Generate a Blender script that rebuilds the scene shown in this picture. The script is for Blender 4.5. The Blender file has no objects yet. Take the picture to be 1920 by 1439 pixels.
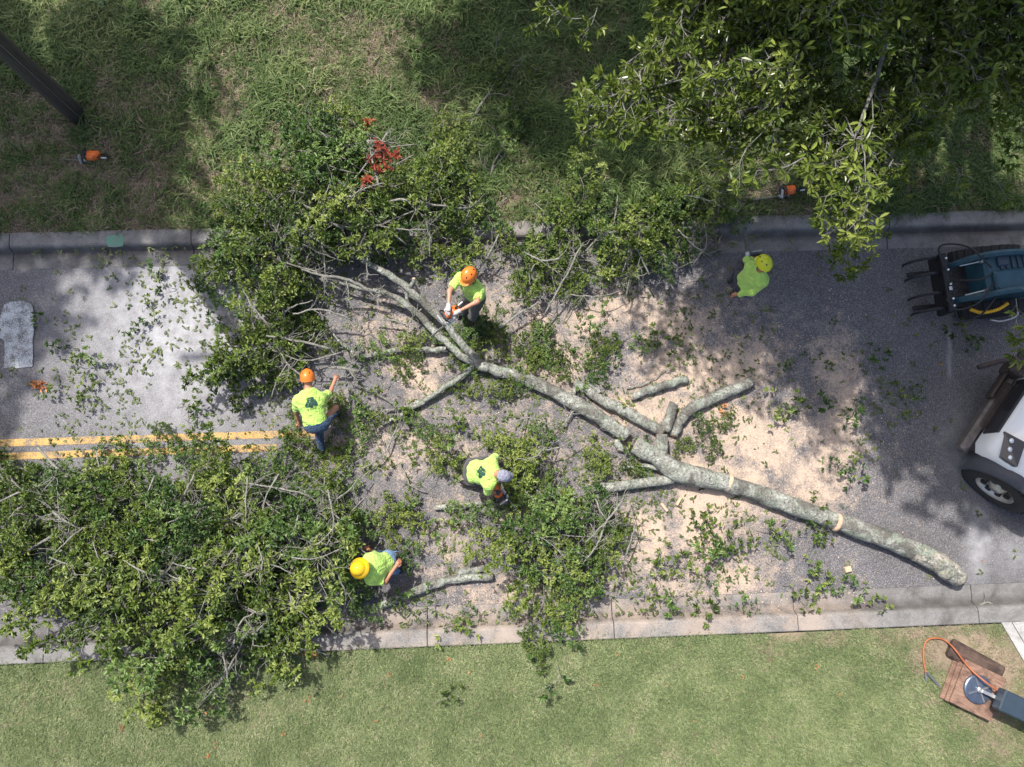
import bpy, math, random
import numpy as np
from mathutils import Vector, Matrix
from mathutils.bvhtree import BVHTree

# ------------------------------------------------------------------ camera, sky, sun, exposure
scene = bpy.context.scene
col = scene.collection
FPX, CAMH = 1495.0, 13.5
NADX, NADY = 911.0, 917.0
_u = -np.array([NADX - 960, -(NADY - 719.5), -FPX]); _u /= np.linalg.norm(_u)
_v = np.array([math.cos(math.radians(2)), math.sin(math.radians(2)), 0.0])
_x = _v - (_v @ _u) * _u; _x /= np.linalg.norm(_x)
_y = np.cross(_u, _x)
RC = np.array([_x, _y, _u])            # camera axes -> world axes
CAMP = np.array([0, 0, CAMH])
cam = bpy.data.cameras.new('camera'); cam.sensor_width = 36; cam.lens = FPX / 1920 * 36
cam.clip_end = 2000; cam.clip_start = 0.1
camo = bpy.data.objects.new('camera', cam); col.objects.link(camo)
M4 = Matrix.Identity(4)
for i in range(3):
    for j in range(3): M4[i][j] = float(RC[i, j])
    M4[i][3] = float(CAMP[i])
camo.matrix_world = M4
scene.camera = camo

SUN_EL, SUN_PHI = 60.0, 55.0           # shadows fall towards (cos phi, -sin phi)
w = bpy.data.worlds.new('World'); scene.world = w; w.use_nodes = True
nt = w.node_tree; nt.nodes.clear()
sky = nt.nodes.new('ShaderNodeTexSky'); sky.sky_type = 'NISHITA'; sky.sun_disc = False
sky.sun_elevation = math.radians(SUN_EL)
_sx, _sy = -math.cos(math.radians(SUN_PHI)), math.sin(math.radians(SUN_PHI))
sky.sun_rotation = math.atan2(_sx, _sy)
sky.air_density = 1.0; sky.dust_density = 4.0
bg = nt.nodes.new('ShaderNodeBackground'); bg.inputs[1].default_value = 0.115
wo = nt.nodes.new('ShaderNodeOutputWorld')
nt.links.new(sky.outputs[0], bg.inputs[0]); nt.links.new(bg.outputs[0], wo.inputs[0])
sl = bpy.data.lights.new('sun', 'SUN'); sl.energy = 3.8; sl.angle = math.radians(0.8); sl.color = (1, 0.95, 0.88)
so = bpy.data.objects.new('sun', sl); col.objects.link(so)
sdir = Vector((math.cos(math.radians(SUN_PHI)) * math.cos(math.radians(SUN_EL)),
               -math.sin(math.radians(SUN_PHI)) * math.cos(math.radians(SUN_EL)), -math.sin(math.radians(SUN_EL))))
so.rotation_euler = sdir.to_track_quat('-Z', 'Y').to_euler(); so.location = (-10, 12, 30)
scene.view_settings.view_transform = 'Standard'; scene.view_settings.look = 'None'
scene.view_settings.exposure = 0.8; scene.view_settings.gamma = 1
scene.render.engine = 'CYCLES'
scene.cycles.max_bounces = 6; scene.cycles.transparent_max_bounces = 8
scene.cycles.diffuse_bounces = 3; scene.cycles.glossy_bounces = 2; scene.cycles.transmission_bounces = 3
scene.cycles.use_denoising = True

# ------------------------------------------------------------------ helpers
rng = np.random.default_rng(11)
random.seed(5)

def ray(px, py):
    d = RC @ np.array([px - 960, -(py - 719.5), -FPX]); return d / np.linalg.norm(d)
def P(px, py, z=0.0):
    d = ray(px, py); t = (z - CAMH) / d[2]; return CAMP + t * d
def P3(px, py, parent, length, up=True):
    """point on the sight line at a bone's length from its parent joint"""
    d = ray(px, py); o = CAMP - np.asarray(parent); b = d @ o; c = o @ o - length ** 2; q = b * b - c
    if q < 0: return CAMP + (-b) * d
    r = math.sqrt(q); return CAMP + (-b - r if up else -b + r) * d
def SPX(xyz):
    c = (np.asarray(xyz) - CAMP) @ RC
    return np.stack([960 + c[..., 0] / -c[..., 2] * FPX, 719.5 - c[..., 1] / -c[..., 2] * FPX], -1)

def vnoise(x, y, s, seed=0):
    x = np.asarray(x) * s; y = np.asarray(y) * s
    xi = np.floor(x).astype(int); yi = np.floor(y).astype(int); fx = x - xi; fy = y - yi
    fx = fx * fx * (3 - 2 * fx); fy = fy * fy * (3 - 2 * fy)
    def h(a, b):
        n = (a * 374761393 + b * 668265263 + seed * 1442695041) & 0x7fffffff
        n = ((n ^ (n >> 13)) * 1274126177) & 0x7fffffff
        return ((n ^ (n >> 16)) & 0xffff) / 65535.0
    return (h(xi, yi) * (1 - fx) + h(xi + 1, yi) * fx) * (1 - fy) + (h(xi, yi + 1) * (1 - fx) + h(xi + 1, yi + 1) * fx) * fy
def fbm(x, y, s, seed=0, o=4):
    v = 0; a = 0.5; t = 0
    for i in range(o): v = v + a * vnoise(x, y, s * 2 ** i, seed + i * 17); t += a; a *= 0.55
    return v / t

def blobs(px, lst):
    v = np.zeros(len(px))
    for x, y, sx, sy, a in lst:
        v = np.maximum(v, a * np.exp(-((px[:, 0] - x) / sx) ** 2 - ((px[:, 1] - y) / sy) ** 2))
    return v

# --- materials
def mat(name):
    m = bpy.data.materials.new(name); m.use_nodes = True
    t = m.node_tree; b = t.nodes['Principled BSDF']; return m, t, b
def nd(t, typ, **kw):
    n = t.nodes.new(typ)
    for k, v in kw.items():
        if k.startswith('i_'):
            key = k[2:]; key = int(key) if key.isdigit() else key
            n.inputs[key].default_value = v
        else: setattr(n, k, v)
    return n
def lk(t, a, b): t.links.new(a, b)
def noise(t, scale, detail=4, rough=0.6, coord=None, dist=0.0):
    n = nd(t, 'ShaderNodeTexNoise'); n.inputs['Scale'].default_value = scale; n.inputs['Detail'].default_value = detail
    n.inputs['Roughness'].default_value = rough; n.inputs['Distortion'].default_value = dist
    if coord is not None: lk(t, coord, n.inputs['Vector'])
    return n.outputs['Fac']
def ramp(t, fac, stops, interp='LINEAR'):
    r = nd(t, 'ShaderNodeValToRGB'); r.color_ramp.interpolation = interp
    e = r.color_ramp.elements
    while len(e) < len(stops): e.new(0.5)
    for k, (p, c) in zip(e, stops):
        k.position = p; k.color = (c, c, c, 1) if isinstance(c, (int, float)) else (*c, 1)
    lk(t, fac, r.inputs[0]); return r.outputs[0]
def mix(t, fac, a, b, typ='MIX'):
    m = nd(t, 'ShaderNodeMix', data_type='RGBA', blend_type=typ)
    for s, v in ((0, fac), (6, a), (7, b)):
        if hasattr(v, 'is_linked') or hasattr(v, 'links'): lk(t, v, m.inputs[s])
        elif s == 0: m.inputs[0].default_value = v
        else: m.inputs[s].default_value = (*v, 1)
    return m.outputs[2]
def mth(t, op, a, b=None, clamp=False):
    m = nd(t, 'ShaderNodeMath', operation=op, use_clamp=clamp)
    for i, v in enumerate((a, b)):
        if v is None: continue
        if isinstance(v, (int, float)): m.inputs[i].default_value = v
        else: lk(t, v, m.inputs[i])
    return m.outputs[0]
def bump(t, b, h, strength=0.4, dist=0.01):
    n = nd(t, 'ShaderNodeBump'); n.inputs['Strength'].default_value = strength; n.inputs['Distance'].default_value = dist
    lk(t, h, n.inputs['Height']); lk(t, n.outputs[0], b.inputs['Normal'])
def pos(t): return nd(t, 'ShaderNodeNewGeometry').outputs['Position']
def objc(t): return nd(t, 'ShaderNodeTexCoord').outputs['Object']
def attr(t, name, typ='GEOMETRY'):
    return nd(t, 'ShaderNodeAttribute', attribute_name=name, attribute_type=typ).outputs['Fac']

def simple(name, c, rough=0.5, metal=0.0, var=0.12, scale=8, coat=0.0, bumps=0.0):
    m, t, b = mat(name); n = noise(t, scale, 5, 0.6, objc(t))
    f = ramp(t, n, [(0.3, 1 - var), (0.7, 1 + var * 0.6)])
    lk(t, mix(t, 1.0, c, f, 'MULTIPLY'), b.inputs['Base Color'])
    b.inputs['Roughness'].default_value = rough; b.inputs['Metallic'].default_value = metal
    b.inputs['Coat Weight'].default_value = coat
    if bumps: bump(t, b, noise(t, scale * 6, 4, 0.6, objc(t)), bumps, 0.01)
    return m

# --- meshes and objects
def mesh(name, v, f, m=None, smooth=False):
    me = bpy.data.meshes.new(name)
    me.from_pydata([tuple(map(float, p)) for p in v], [], [tuple(map(int, q)) for q in f])
    if m is not None:
        for k in (m if isinstance(m, (list, tuple)) else [m]): me.materials.append(k)
    if smooth: me.polygons.foreach_set('use_smooth', np.ones(len(me.polygons), bool))
    me.update(); return me
def quads_mesh(name, v, f, m=None, smooth=False):
    """fast numpy build, f is (N,4) or (N,3)"""
    v = np.asarray(v, np.float32); f = np.asarray(f, np.int32); k = f.shape[1]
    me = bpy.data.meshes.new(name); me.vertices.add(len(v)); me.vertices.foreach_set('co', v.ravel())
    me.loops.add(f.size); me.loops.foreach_set('vertex_index', f.ravel())
    me.polygons.add(len(f)); me.polygons.foreach_set('loop_start', np.arange(0, f.size, k, dtype=np.int32))
    me.polygons.foreach_set('loop_total', np.full(len(f), k, np.int32))
    if smooth: me.polygons.foreach_set('use_smooth', np.ones(len(f), bool))
    if m is not None:
        for q in (m if isinstance(m, (list, tuple)) else [m]): me.materials.append(q)
    me.update(calc_edges=True); me.validate(); return me
def fattr(me, name, vals, dom='POINT'):
    a = me.attributes.new(name, 'FLOAT', dom); a.data.foreach_set('value', np.asarray(vals, np.float32))
def ob(name, me, parent=None, label=None, cat=None, group=None, kind=None, loc=None, rot=None, scl=None):
    o = bpy.data.objects.new(name, me); col.objects.link(o)
    if parent is not None: o.parent = parent
    if loc is not None: o.location = tuple(map(float, loc))
    if rot is not None: o.rotation_euler = tuple(map(float, rot))
    if scl is not None: o.scale = (scl, scl, scl) if isinstance(scl, (int, float)) else tuple(map(float, scl))
    if label: o['label'] = label
    if cat: o['category'] = cat
    if group: o['group'] = group
    if kind: o['kind'] = kind
    return o
class MB:
    def __init__(s): s.v = []; s.f = []
    def add(s, v, f):
        k = len(s.v); s.v += [tuple(p) for p in v]; s.f += [tuple(i + k for i in q) for q in f]; return s
    def box(s, c, d, rz=0, ry=0, taper=1.0, bev=0.0):
        x, y, z = [q / 2 for q in d]; R = Matrix.Rotation(rz, 3, 'Z') @ Matrix.Rotation(ry, 3, 'Y')
        b = min(bev, 0.45 * min(d))
        if b <= 0:
            vs = [(sx * x * (taper if sz > 0 else 1), sy * y * (taper if sz > 0 else 1), sz * z) for sz in (-1, 1) for sx, sy in ((-1, -1), (1, -1), (1, 1), (-1, 1))]
            fs = [(3, 2, 1, 0), (4, 5, 6, 7), (0, 1, 5, 4), (1, 2, 6, 5), (2, 3, 7, 6), (3, 0, 4, 7)]
        else:
            vs = []
            for zz, inn in ((-z, b), (-z + b, 0), (z - b, 0), (z, b)):
                X, Y = x - inn, y - inn; tp = taper if zz > 0 else 1
                for px, py in ((-X + b, -Y), (X - b, -Y), (X, -Y + b), (X, Y - b), (X - b, Y), (-X + b, Y), (-X, Y - b), (-X, -Y + b)):
                    vs.append((px * tp, py * tp, zz))
            fs = [tuple(range(7, -1, -1)), tuple(range(24, 32))]
            for l in range(3):
                for i in range(8): fs.append((l * 8 + i, l * 8 + (i + 1) % 8, l * 8 + 8 + (i + 1) % 8, l * 8 + 8 + i))
        return s.add([tuple(R @ Vector(p) + Vector(c)) for p in vs], fs)
    def tube(s, pts, rad, n=8, cap=True):
        v, f = tube(pts, rad, n, cap); return s.add(v, f)
    def lathe(s, prof, c=(0, 0, 0), n=24, axis='Z', cap=True):
        vs, fs = [], []
        for r, z in prof:
            for i in range(n):
                a = 2 * math.pi * i / n; p = (r * math.cos(a), r * math.sin(a), z)
                if axis == 'Y': p = (p[0], p[2], p[1])
                if axis == 'X': p = (p[2], p[0], p[1])
                vs.append((p[0] + c[0], p[1] + c[1], p[2] + c[2]))
        for l in range(len(prof) - 1):
            for i in range(n):
                q = (l * n + i, l * n + (i + 1) % n, l * n + n + (i + 1) % n, l * n + n + i)
                fs.append(q if axis != 'Y' else q[::-1])
        if cap and prof[0][0] > 1e-6: fs.append(tuple(range(n))[::-1] if axis != 'Y' else tuple(range(n)))
        if cap and prof[-1][0] > 1e-6:
            k = (len(prof) - 1) * n; fs.append(tuple(range(k, k + n)) if axis != 'Y' else tuple(range(k, k + n))[::-1])
        return s.add(vs, fs)
    def mesh(s, name, m, smooth=False): return mesh(name, s.v, s.f, m, smooth)

def spline(pts, n):
    p = np.asarray(pts, float)
    if len(p) == 2: t = np.linspace(0, 1, n)[:, None]; return p[0] * (1 - t) + p[1] * t
    q = np.vstack([2 * p[0] - p[1], p, 2 * p[-1] - p[-2]]); out = []
    for u in np.linspace(0, len(p) - 1 - 1e-6, n):
        i = int(u); t = u - i; a, b, c, d = q[i:i + 4]
        out.append(0.5 * (2 * b + (c - a) * t + (2 * a - 5 * b + 4 * c - d) * t * t + (3 * b - 3 * c + d - a) * t ** 3))
    return np.array(out)
def frames(p):
    T = np.gradient(p, axis=0); T /= np.linalg.norm(T, axis=1)[:, None] + 1e-9
    N = np.zeros_like(p); a = np.array([0, 0, 1.0]) if abs(T[0][2]) < 0.9 else np.array([1.0, 0, 0])
    for i in range(len(p)):
        a = a - (a @ T[i]) * T[i]; a /= np.linalg.norm(a) + 1e-9; N[i] = a
    return T, N, np.cross(T, N)
def tube(pts, rad, n=8, cap=True, rough=0.0, seed=0):
    p = np.asarray(pts, float); T, N, B = frames(p); rad = np.broadcast_to(rad, len(p)).astype(float)
    a = np.linspace(0, 2 * math.pi, n, endpoint=False); R = rad[:, None] * np.ones((1, n))
    if rough:
        s = np.concatenate([[0], np.cumsum(np.linalg.norm(np.diff(p, axis=0), axis=1))])
        R = R * (1 + rough * (fbm(np.cos(a)[None] * 1.2 + s[:, None] * 2.2 + 50, np.sin(a)[None] * 1.2 + 7 + s[:, None], 1.7, seed) - 0.5) * 2)
    V = p[:, None] + R[..., None] * (np.cos(a)[None, :, None] * N[:, None] + np.sin(a)[None, :, None] * B[:, None])
    V = V.reshape(-1, 3).tolist(); F = []
    for l in range(len(p) - 1):
        for i in range(n): F.append((l * n + i, l * n + (i + 1) % n, l * n + n + (i + 1) % n, l * n + n + i))
    if cap: F.append(tuple(range(n))[::-1]); F.append(tuple(range((len(p) - 1) * n, len(p) * n)))
    return V, F

def inst_coll(name, meshes):
    c = bpy.data.collections.new(name)
    for i, me in enumerate(meshes):
        o = bpy.data.objects.new('%s_%02d' % (name, i), me); c.objects.link(o)
    return c
def scatter(name, pts, rot, scl, idx, tint, coll, parent=None, label=None, cat=None, kind='stuff'):
    me = bpy.data.meshes.new(name); n = len(pts); me.vertices.add(n)
    me.vertices.foreach_set('co', np.asarray(pts, np.float32).ravel())
    a = me.attributes.new('rot', 'FLOAT_VECTOR', 'POINT'); a.data.foreach_set('vector', np.asarray(rot, np.float32).ravel())
    fattr(me, 'scl', scl); fattr(me, 'tint', tint)
    a = me.attributes.new('idx', 'INT', 'POINT'); a.data.foreach_set('value', np.asarray(idx, np.int32))
    o = ob(name, me, parent, label, cat, None, kind)
    g = bpy.data.node_groups.new(name, 'GeometryNodeTree')
    g.interface.new_socket('Geometry', in_out='INPUT', socket_type='NodeSocketGeometry')
    g.interface.new_socket('Geometry', in_out='OUTPUT', socket_type='NodeSocketGeometry')
    gi = g.nodes.new('NodeGroupInput'); go = g.nodes.new('NodeGroupOutput')
    ci = g.nodes.new('GeometryNodeCollectionInfo'); ci.inputs['Collection'].default_value = coll
    ci.inputs['Separate Children'].default_value = True; ci.inputs['Reset Children'].default_value = True
    ip = g.nodes.new('GeometryNodeInstanceOnPoints'); ip.inputs['Pick Instance'].default_value = True
    def na(nm, ty):
        q = g.nodes.new('GeometryNodeInputNamedAttribute'); q.data_type = ty; q.inputs['Name'].default_value = nm
        return [s for s in q.outputs if s.enabled and s.name == 'Attribute'][0]
    er = g.nodes.new('FunctionNodeEulerToRotation')
    L = g.links.new
    L(gi.outputs[0], ip.inputs['Points']); L(ci.outputs[0], ip.inputs['Instance'])
    L(na('idx', 'INT'), ip.inputs['Instance Index']); L(na('rot', 'FLOAT_VECTOR'), er.inputs[0])
    L(er.outputs[0], ip.inputs['Rotation']); L(na('scl', 'FLOAT'), ip.inputs['Scale'])
    L(ip.outputs[0], go.inputs[0])
    md = o.modifiers.new('scatter', 'NODES'); md.node_group = g
    return o

# ------------------------------------------------------------------ materials
def leaf_material(name, dark, mid, light, dead=None, rough=0.38, inst=False, trans=0.25):
    m, t, b = mat(name)
    f = attr(t, 'tint')
    if inst: f = mth(t, 'ADD', mth(t, 'MULTIPLY', f, 0.5), mth(t, 'MULTIPLY', attr(t, 'tint', 'INSTANCER'), 0.5))
    else:
        oi = nd(t, 'ShaderNodeObjectInfo').outputs['Random']
        f = mth(t, 'ADD', mth(t, 'MULTIPLY', f, 0.62), mth(t, 'MULTIPLY', oi, 0.38))
    st = [(0.05, dark), (0.5, mid), (0.9, light)]
    if dead: st = [(0.05, dark), (0.5, mid), (0.88, light), (0.97, light), (0.985, dead)]
    c = ramp(t, f, st)
    lk(t, c, b.inputs['Base Color']); b.inputs['Roughness'].default_value = rough
    b.inputs['Specular IOR Level'].default_value = 0.35
    tr = nd(t, 'ShaderNodeBsdfTranslucent'); lk(t, mix(t, 1.0, c, (1.25, 1.35, 0.5), 'MULTIPLY'), tr.inputs[0])
    ms = nd(t, 'ShaderNodeMixShader'); ms.inputs[0].default_value = trans
    lk(t, b.outputs[0], ms.inputs[1]); lk(t, tr.outputs[0], ms.inputs[2])
    lk(t, ms.outputs[0], t.nodes['Material Output'].inputs[0])
    return m
M_LEAF = leaf_material('felled_leaf', (0.018, 0.036, 0.007), (0.088, 0.138, 0.020), (0.25, 0.30, 0.075), trans=.18)
M_LEAF_D = leaf_material('felled_leaf_cool', (0.014, 0.034, 0.009), (0.062, 0.122, 0.026), (0.19, 0.27, 0.08), trans=.18)
M_OAK = leaf_material('oak_leaf', (0.035, 0.065, 0.015), (0.11, 0.155, 0.028), (0.30, 0.34, 0.09), rough=0.26, inst=True)
M_OAKP = leaf_material('oak_leaf_single', (0.07, 0.11, 0.022), (0.14, 0.19, 0.032), (0.28, 0.33, 0.07), rough=0.3)
M_RED = leaf_material('dead_red_leaf', (0.13, 0.018, 0.012), (0.28, 0.05, 0.025), (0.36, 0.10, 0.045), rough=0.6, trans=0.15)
M_ORANGE = leaf_material('dead_orange_leaf', (0.25, 0.08, 0.03), (0.42, 0.16, 0.06), (0.5, 0.24, 0.1), rough=0.6, trans=0.1)
M_LITTER = leaf_material('leaf_litter', (0.028, 0.045, 0.012), (0.075, 0.105, 0.026), (0.16, 0.19, 0.06), (0.3, 0.11, 0.05), rough=0.5, inst=True, trans=0.1)
M_GRASS = leaf_material('rough_grass', (0.03, 0.062, 0.015), (0.088, 0.142, 0.035), (0.26, 0.29, 0.12), rough=0.6, inst=True, trans=0.15)
M_LAWN = leaf_material('lawn_grass', (0.065, 0.105, 0.04), (0.175, 0.225, 0.092), (0.40, 0.42, 0.24), rough=0.6, inst=True, trans=0.15)
M_DRYG = leaf_material('dry_grass', (0.16, 0.12, 0.09), (0.28, 0.22, 0.16), (0.42, 0.35, 0.26), rough=0.8, inst=True, trans=0.05)

def bark_material(name, a, b_, c, scale=6, dk=1.0):
    m, t, b = mat(name); o = objc(t)
    n1 = noise(t, scale, 6, 0.7, o, 0.4); n2 = noise(t, scale * 4, 6, 0.75, o, .5); n3 = noise(t, scale * 0.33, 5, 0.65, o, 0.8); n4 = noise(t, scale * .6, 6, .7, o, 1.2)
    k = ramp(t, n1, [(0.32, a), (0.5, b_), (0.66, c)])
    k = mix(t, ramp(t, n4, [(0.5, 0.0), (0.6, 0.75)]), k, tuple(q * w for q, w in zip(b_, (.82, .98, .86))))
    k = mix(t, ramp(t, n2, [(0.38, 0.0), (0.52, 0.35 * dk), (0.62, 0.85 * dk)]), k, (0.05, 0.045, 0.04))
    k = mix(t, ramp(t, n3, [(0.5, 0.0), (0.6, 0.72 * dk)]), k, (0.10, 0.09, 0.078))
    lk(t, k, b.inputs['Base Color']); b.inputs['Roughness'].default_value = 0.9
    bump(t, b, mth(t, 'ADD', n1, mth(t, 'MULTIPLY', n2, 1.6)), 1.0, 0.03); return m
M_BARK = bark_material('lichen_bark', (0.22, 0.21, 0.185), (0.42, 0.43, 0.375), (0.64, 0.66, 0.59))
M_TWIG = bark_material('twig_bark', (0.27, 0.25, 0.22), (0.42, 0.40, 0.36), (0.62, 0.60, 0.55), 20, .3)
M_TRUNK = bark_material('trunk_bark', (0.08, 0.07, 0.06), (0.15, 0.135, 0.11), (0.22, 0.22, 0.18))
def wood_material():
    m, t, b = mat('fresh_cut_wood'); o = objc(t)
    k = ramp(t, noise(t, 14, 5, 0.6, o), [(0.3, (0.40, 0.27, 0.175)), (0.7, (0.60, 0.46, 0.33))])
    lk(t, k, b.inputs['Base Color']); b.inputs['Roughness'].default_value = 0.85; return m
M_WOOD = wood_material()

def asphalt_material():
    m, t, b = mat('asphalt'); p = pos(t)
    dust = attr(t, 'dust'); pale = attr(t, 'pale'); dark = attr(t, 'dark')
    vo = nd(t, 'ShaderNodeTexVoronoi'); vo.inputs['Scale'].default_value = 95; lk(t, p, vo.inputs['Vector'])
    spk = nd(t, 'ShaderNodeSeparateColor'); lk(t, vo.outputs['Color'], spk.inputs[0])
    agg = ramp(t, spk.outputs[0], [(0.0, (0.06, 0.058, 0.063)), (0.5, (0.11, 0.107, 0.115)), (0.82, (0.155, 0.15, 0.155)), (1.0, (0.26, 0.25, 0.25))])
    big = noise(t, 0.9, 5, 0.6, p)
    c = mix(t, 1.0, agg, ramp(t, big, [(0.3, 0.82), (0.7, 1.15)]), 'MULTIPLY')
    fine = noise(t, 38, 4, 0.7, p); med = noise(t, 5, 5, 0.65, p)
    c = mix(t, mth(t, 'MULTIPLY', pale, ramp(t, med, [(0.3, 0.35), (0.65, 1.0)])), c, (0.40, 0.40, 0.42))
    # fresh sawdust lying on the asphalt, caught between the stones
    d = mth(t, 'ADD', mth(t, 'MULTIPLY', dust, 1.35), mth(t, 'MULTIPLY', mth(t, 'SUBTRACT', med, 0.5), 1.5))
    d = mth(t, 'ADD', d, mth(t, 'MULTIPLY', mth(t, 'SUBTRACT', fine, 0.5), 1.6))
    d = mth(t, 'MULTIPLY', ramp(t, d, [(0.35, 0.0), (1.15, 0.92)]), ramp(t, dust, [(0.02, 0.0), (0.2, 1.0)]))
    sd = ramp(t, noise(t, 60, 3, 0.7, p), [(0.3, (0.37, 0.275, 0.205)), (0.7, (0.60, 0.48, 0.375))])
    c = mix(t, d, c, sd)
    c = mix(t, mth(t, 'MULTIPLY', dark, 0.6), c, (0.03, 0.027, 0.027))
    st = noise(t, 2.2, 6, 0.7, p, 1.0)
    c = mix(t, ramp(t, st, [(0.62, 0.0), (0.78, 0.35)]), c, (0.12, 0.07, 0.06))
    lk(t, c, b.inputs['Base Color']); b.inputs['Roughness'].default_value = 0.88
    bump(t, b, mth(t, 'ADD', mth(t, 'MULTIPLY', spk.outputs[1], 0.6), fine), 0.5, 0.012); return m
M_ASPH = asphalt_material()
def concrete_material(name, base, dusty=True):
    m, t, b = mat(name); p = pos(t)
    n1 = noise(t, 3.0, 6, 0.65, p, 0.5); n2 = noise(t, 45, 4, 0.7, p)
    c = mix(t, 1.0, base, ramp(t, n1, [(0.3, 0.45), (0.5, 0.85), (0.75, 1.2)]), 'MULTIPLY')
    c = mix(t, 1.0, c, ramp(t, n2, [(0.3, 0.7), (0.7, 1.2)]), 'MULTIPLY')
    darkening = attr(t, 'darkening'); gm = mth(t, 'MULTIPLY', darkening, ramp(t, noise(t, 2.3, 5, 0.6, p), [(0.3, 0.45), (0.6, 1.0)]))
    c = mix(t, gm, c, (0.05, 0.042, 0.04))
    if dusty:
        sx = nd(t, 'ShaderNodeSeparateXYZ'); lk(t, p, sx.inputs[0])
        zx = ramp(t, mth(t, 'DIVIDE', mth(t, 'ADD', sx.outputs[0], 4.0), 12.0), [(0.0, 0.0), (0.15, 0.7), (0.45, 0.8), (0.78, 0.75), (0.9, 0.0)])
        zy = ramp(t, mth(t, 'DIVIDE', mth(t, 'ADD', sx.outputs[1], 3.0), 8.0), [(0.0, 1.0), (0.3, 0.9), (0.7, 0.25)])
        d = ramp(t, mth(t, 'ADD', noise(t, 1.6, 6, 0.7, p), mth(t, 'MULTIPLY', mth(t, 'SUBTRACT', n2, 0.5), 0.5)), [(0.4, 0.0), (0.62, 0.85)])
        c = mix(t, mth(t, 'MULTIPLY', mth(t, 'MULTIPLY', d, zx), zy), c, (0.37, 0.295, 0.24))
    lk(t, c, b.inputs['Base Color']); b.inputs['Roughness'].default_value = 0.9
    bump(t, b, n2, 0.35, 0.008); return m
M_CONC = concrete_material('kerb_concrete', (0.225, 0.22, 0.215))
M_DRIVE = concrete_material('driveway_concrete', (0.42, 0.41, 0.40), False)
def soil_material(name, green, straw, dirt, bias):
    m, t, b = mat(name); p = pos(t)
    n1 = noise(t, 1.4, 5, 0.65, p); n2 = noise(t, 34, 7, 0.85, p, 1.2); bare = attr(t, 'bare')
    d = ramp(t, n2, [(0.3, dirt), (0.5, tuple(0.55 * a + 0.45 * b_ for a, b_ in zip(dirt, straw))), (0.72, straw)])
    f = mth(t, 'ADD', bare, mth(t, 'MULTIPLY', mth(t, 'SUBTRACT', n2, 0.5), 0.8))
    c = mix(t, ramp(t, f, [(0.15 + bias, 0.0), (0.6 + bias, 1.0)]), green, d)
    c = mix(t, 1.0, c, ramp(t, n1, [(0.3, 0.75), (0.7, 1.2)]), 'MULTIPLY')
    lk(t, c, b.inputs['Base Color']); b.inputs['Roughness'].default_value = 0.95
    bump(t, b, n2, 0.8, 0.03); return m
M_SOIL = soil_material('verge_soil', (0.055, 0.065, 0.028), (0.27, 0.21, 0.155), (0.085, 0.06, 0.048), -0.02)
M_TURF = soil_material('lawn_turf', (0.12, 0.15, 0.065), (0.36, 0.31, 0.21), (0.24, 0.17, 0.125), 0.12)
def paint_material(name, c, wear=0.45, under=(0.12, 0.117, 0.12)):
    m, t, b = mat(name); p = pos(t)
    n = mth(t, 'ADD', mth(t, 'MULTIPLY', noise(t, 70, 4, 0.75, p), 0.7), mth(t, 'MULTIPLY', noise(t, 6, 4, 0.6, p), 0.3))
    st = noise(t, 3, 4, 0.6, p)
    k = mix(t, ramp(t, n, [(wear - 0.04, 1.0), (wear + 0.06, 0.0)]), tuple(c), under)
    k = mix(t, 1.0, k, ramp(t, st, [(0.3, 0.8), (0.7, 1.05)]), 'MULTIPLY')
    lk(t, k, b.inputs['Base Color']); b.inputs['Roughness'].default_value = 0.75; return m
M_YEL = paint_material('yellow_road_paint', (0.56, 0.34, 0.09), 0.475)
M_WHT = paint_material('white_road_paint', (0.46, 0.49, 0.52), 0.485)
M_TEAL = paint_material('green_marking_paint', (0.07, 0.27, 0.18), 0.48, (0.22, 0.22, 0.21))

# ------------------------------------------------------------------ the ground, road and kerbs
YT_BACK, YT_PAN, YB_PAN, YB_BACK = 4.58, 3.98, -1.88, -2.50
X0, X1 = -15.0, 17.0
def grid(x0, x1, y0, y1, step, zf):
    nx = int((x1 - x0) / step) + 1; ny = int((y1 - y0) / step) + 1
    xs = np.linspace(x0, x1, nx); ys = np.linspace(y0, y1, ny); X, Y = np.meshgrid(xs, ys)
    V = np.stack([X.ravel(), Y.ravel(), zf(X, Y).ravel()], 1)
    i = np.arange(nx * ny).reshape(ny, nx); F = np.stack([i[:-1, :-1], i[:-1, 1:], i[1:, 1:], i[1:, :-1]], -1).reshape(-1, 4)
    return V, F
S = 300
me = mesh('ground', [(-S, -S, -0.25), (S, -S, -0.25), (S, S, -0.25), (-S, S, -0.25)], [(0, 1, 2, 3)], M_TURF)
fattr(me, 'bare', [0.2] * 4); ob('ground', me, kind='structure')

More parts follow.
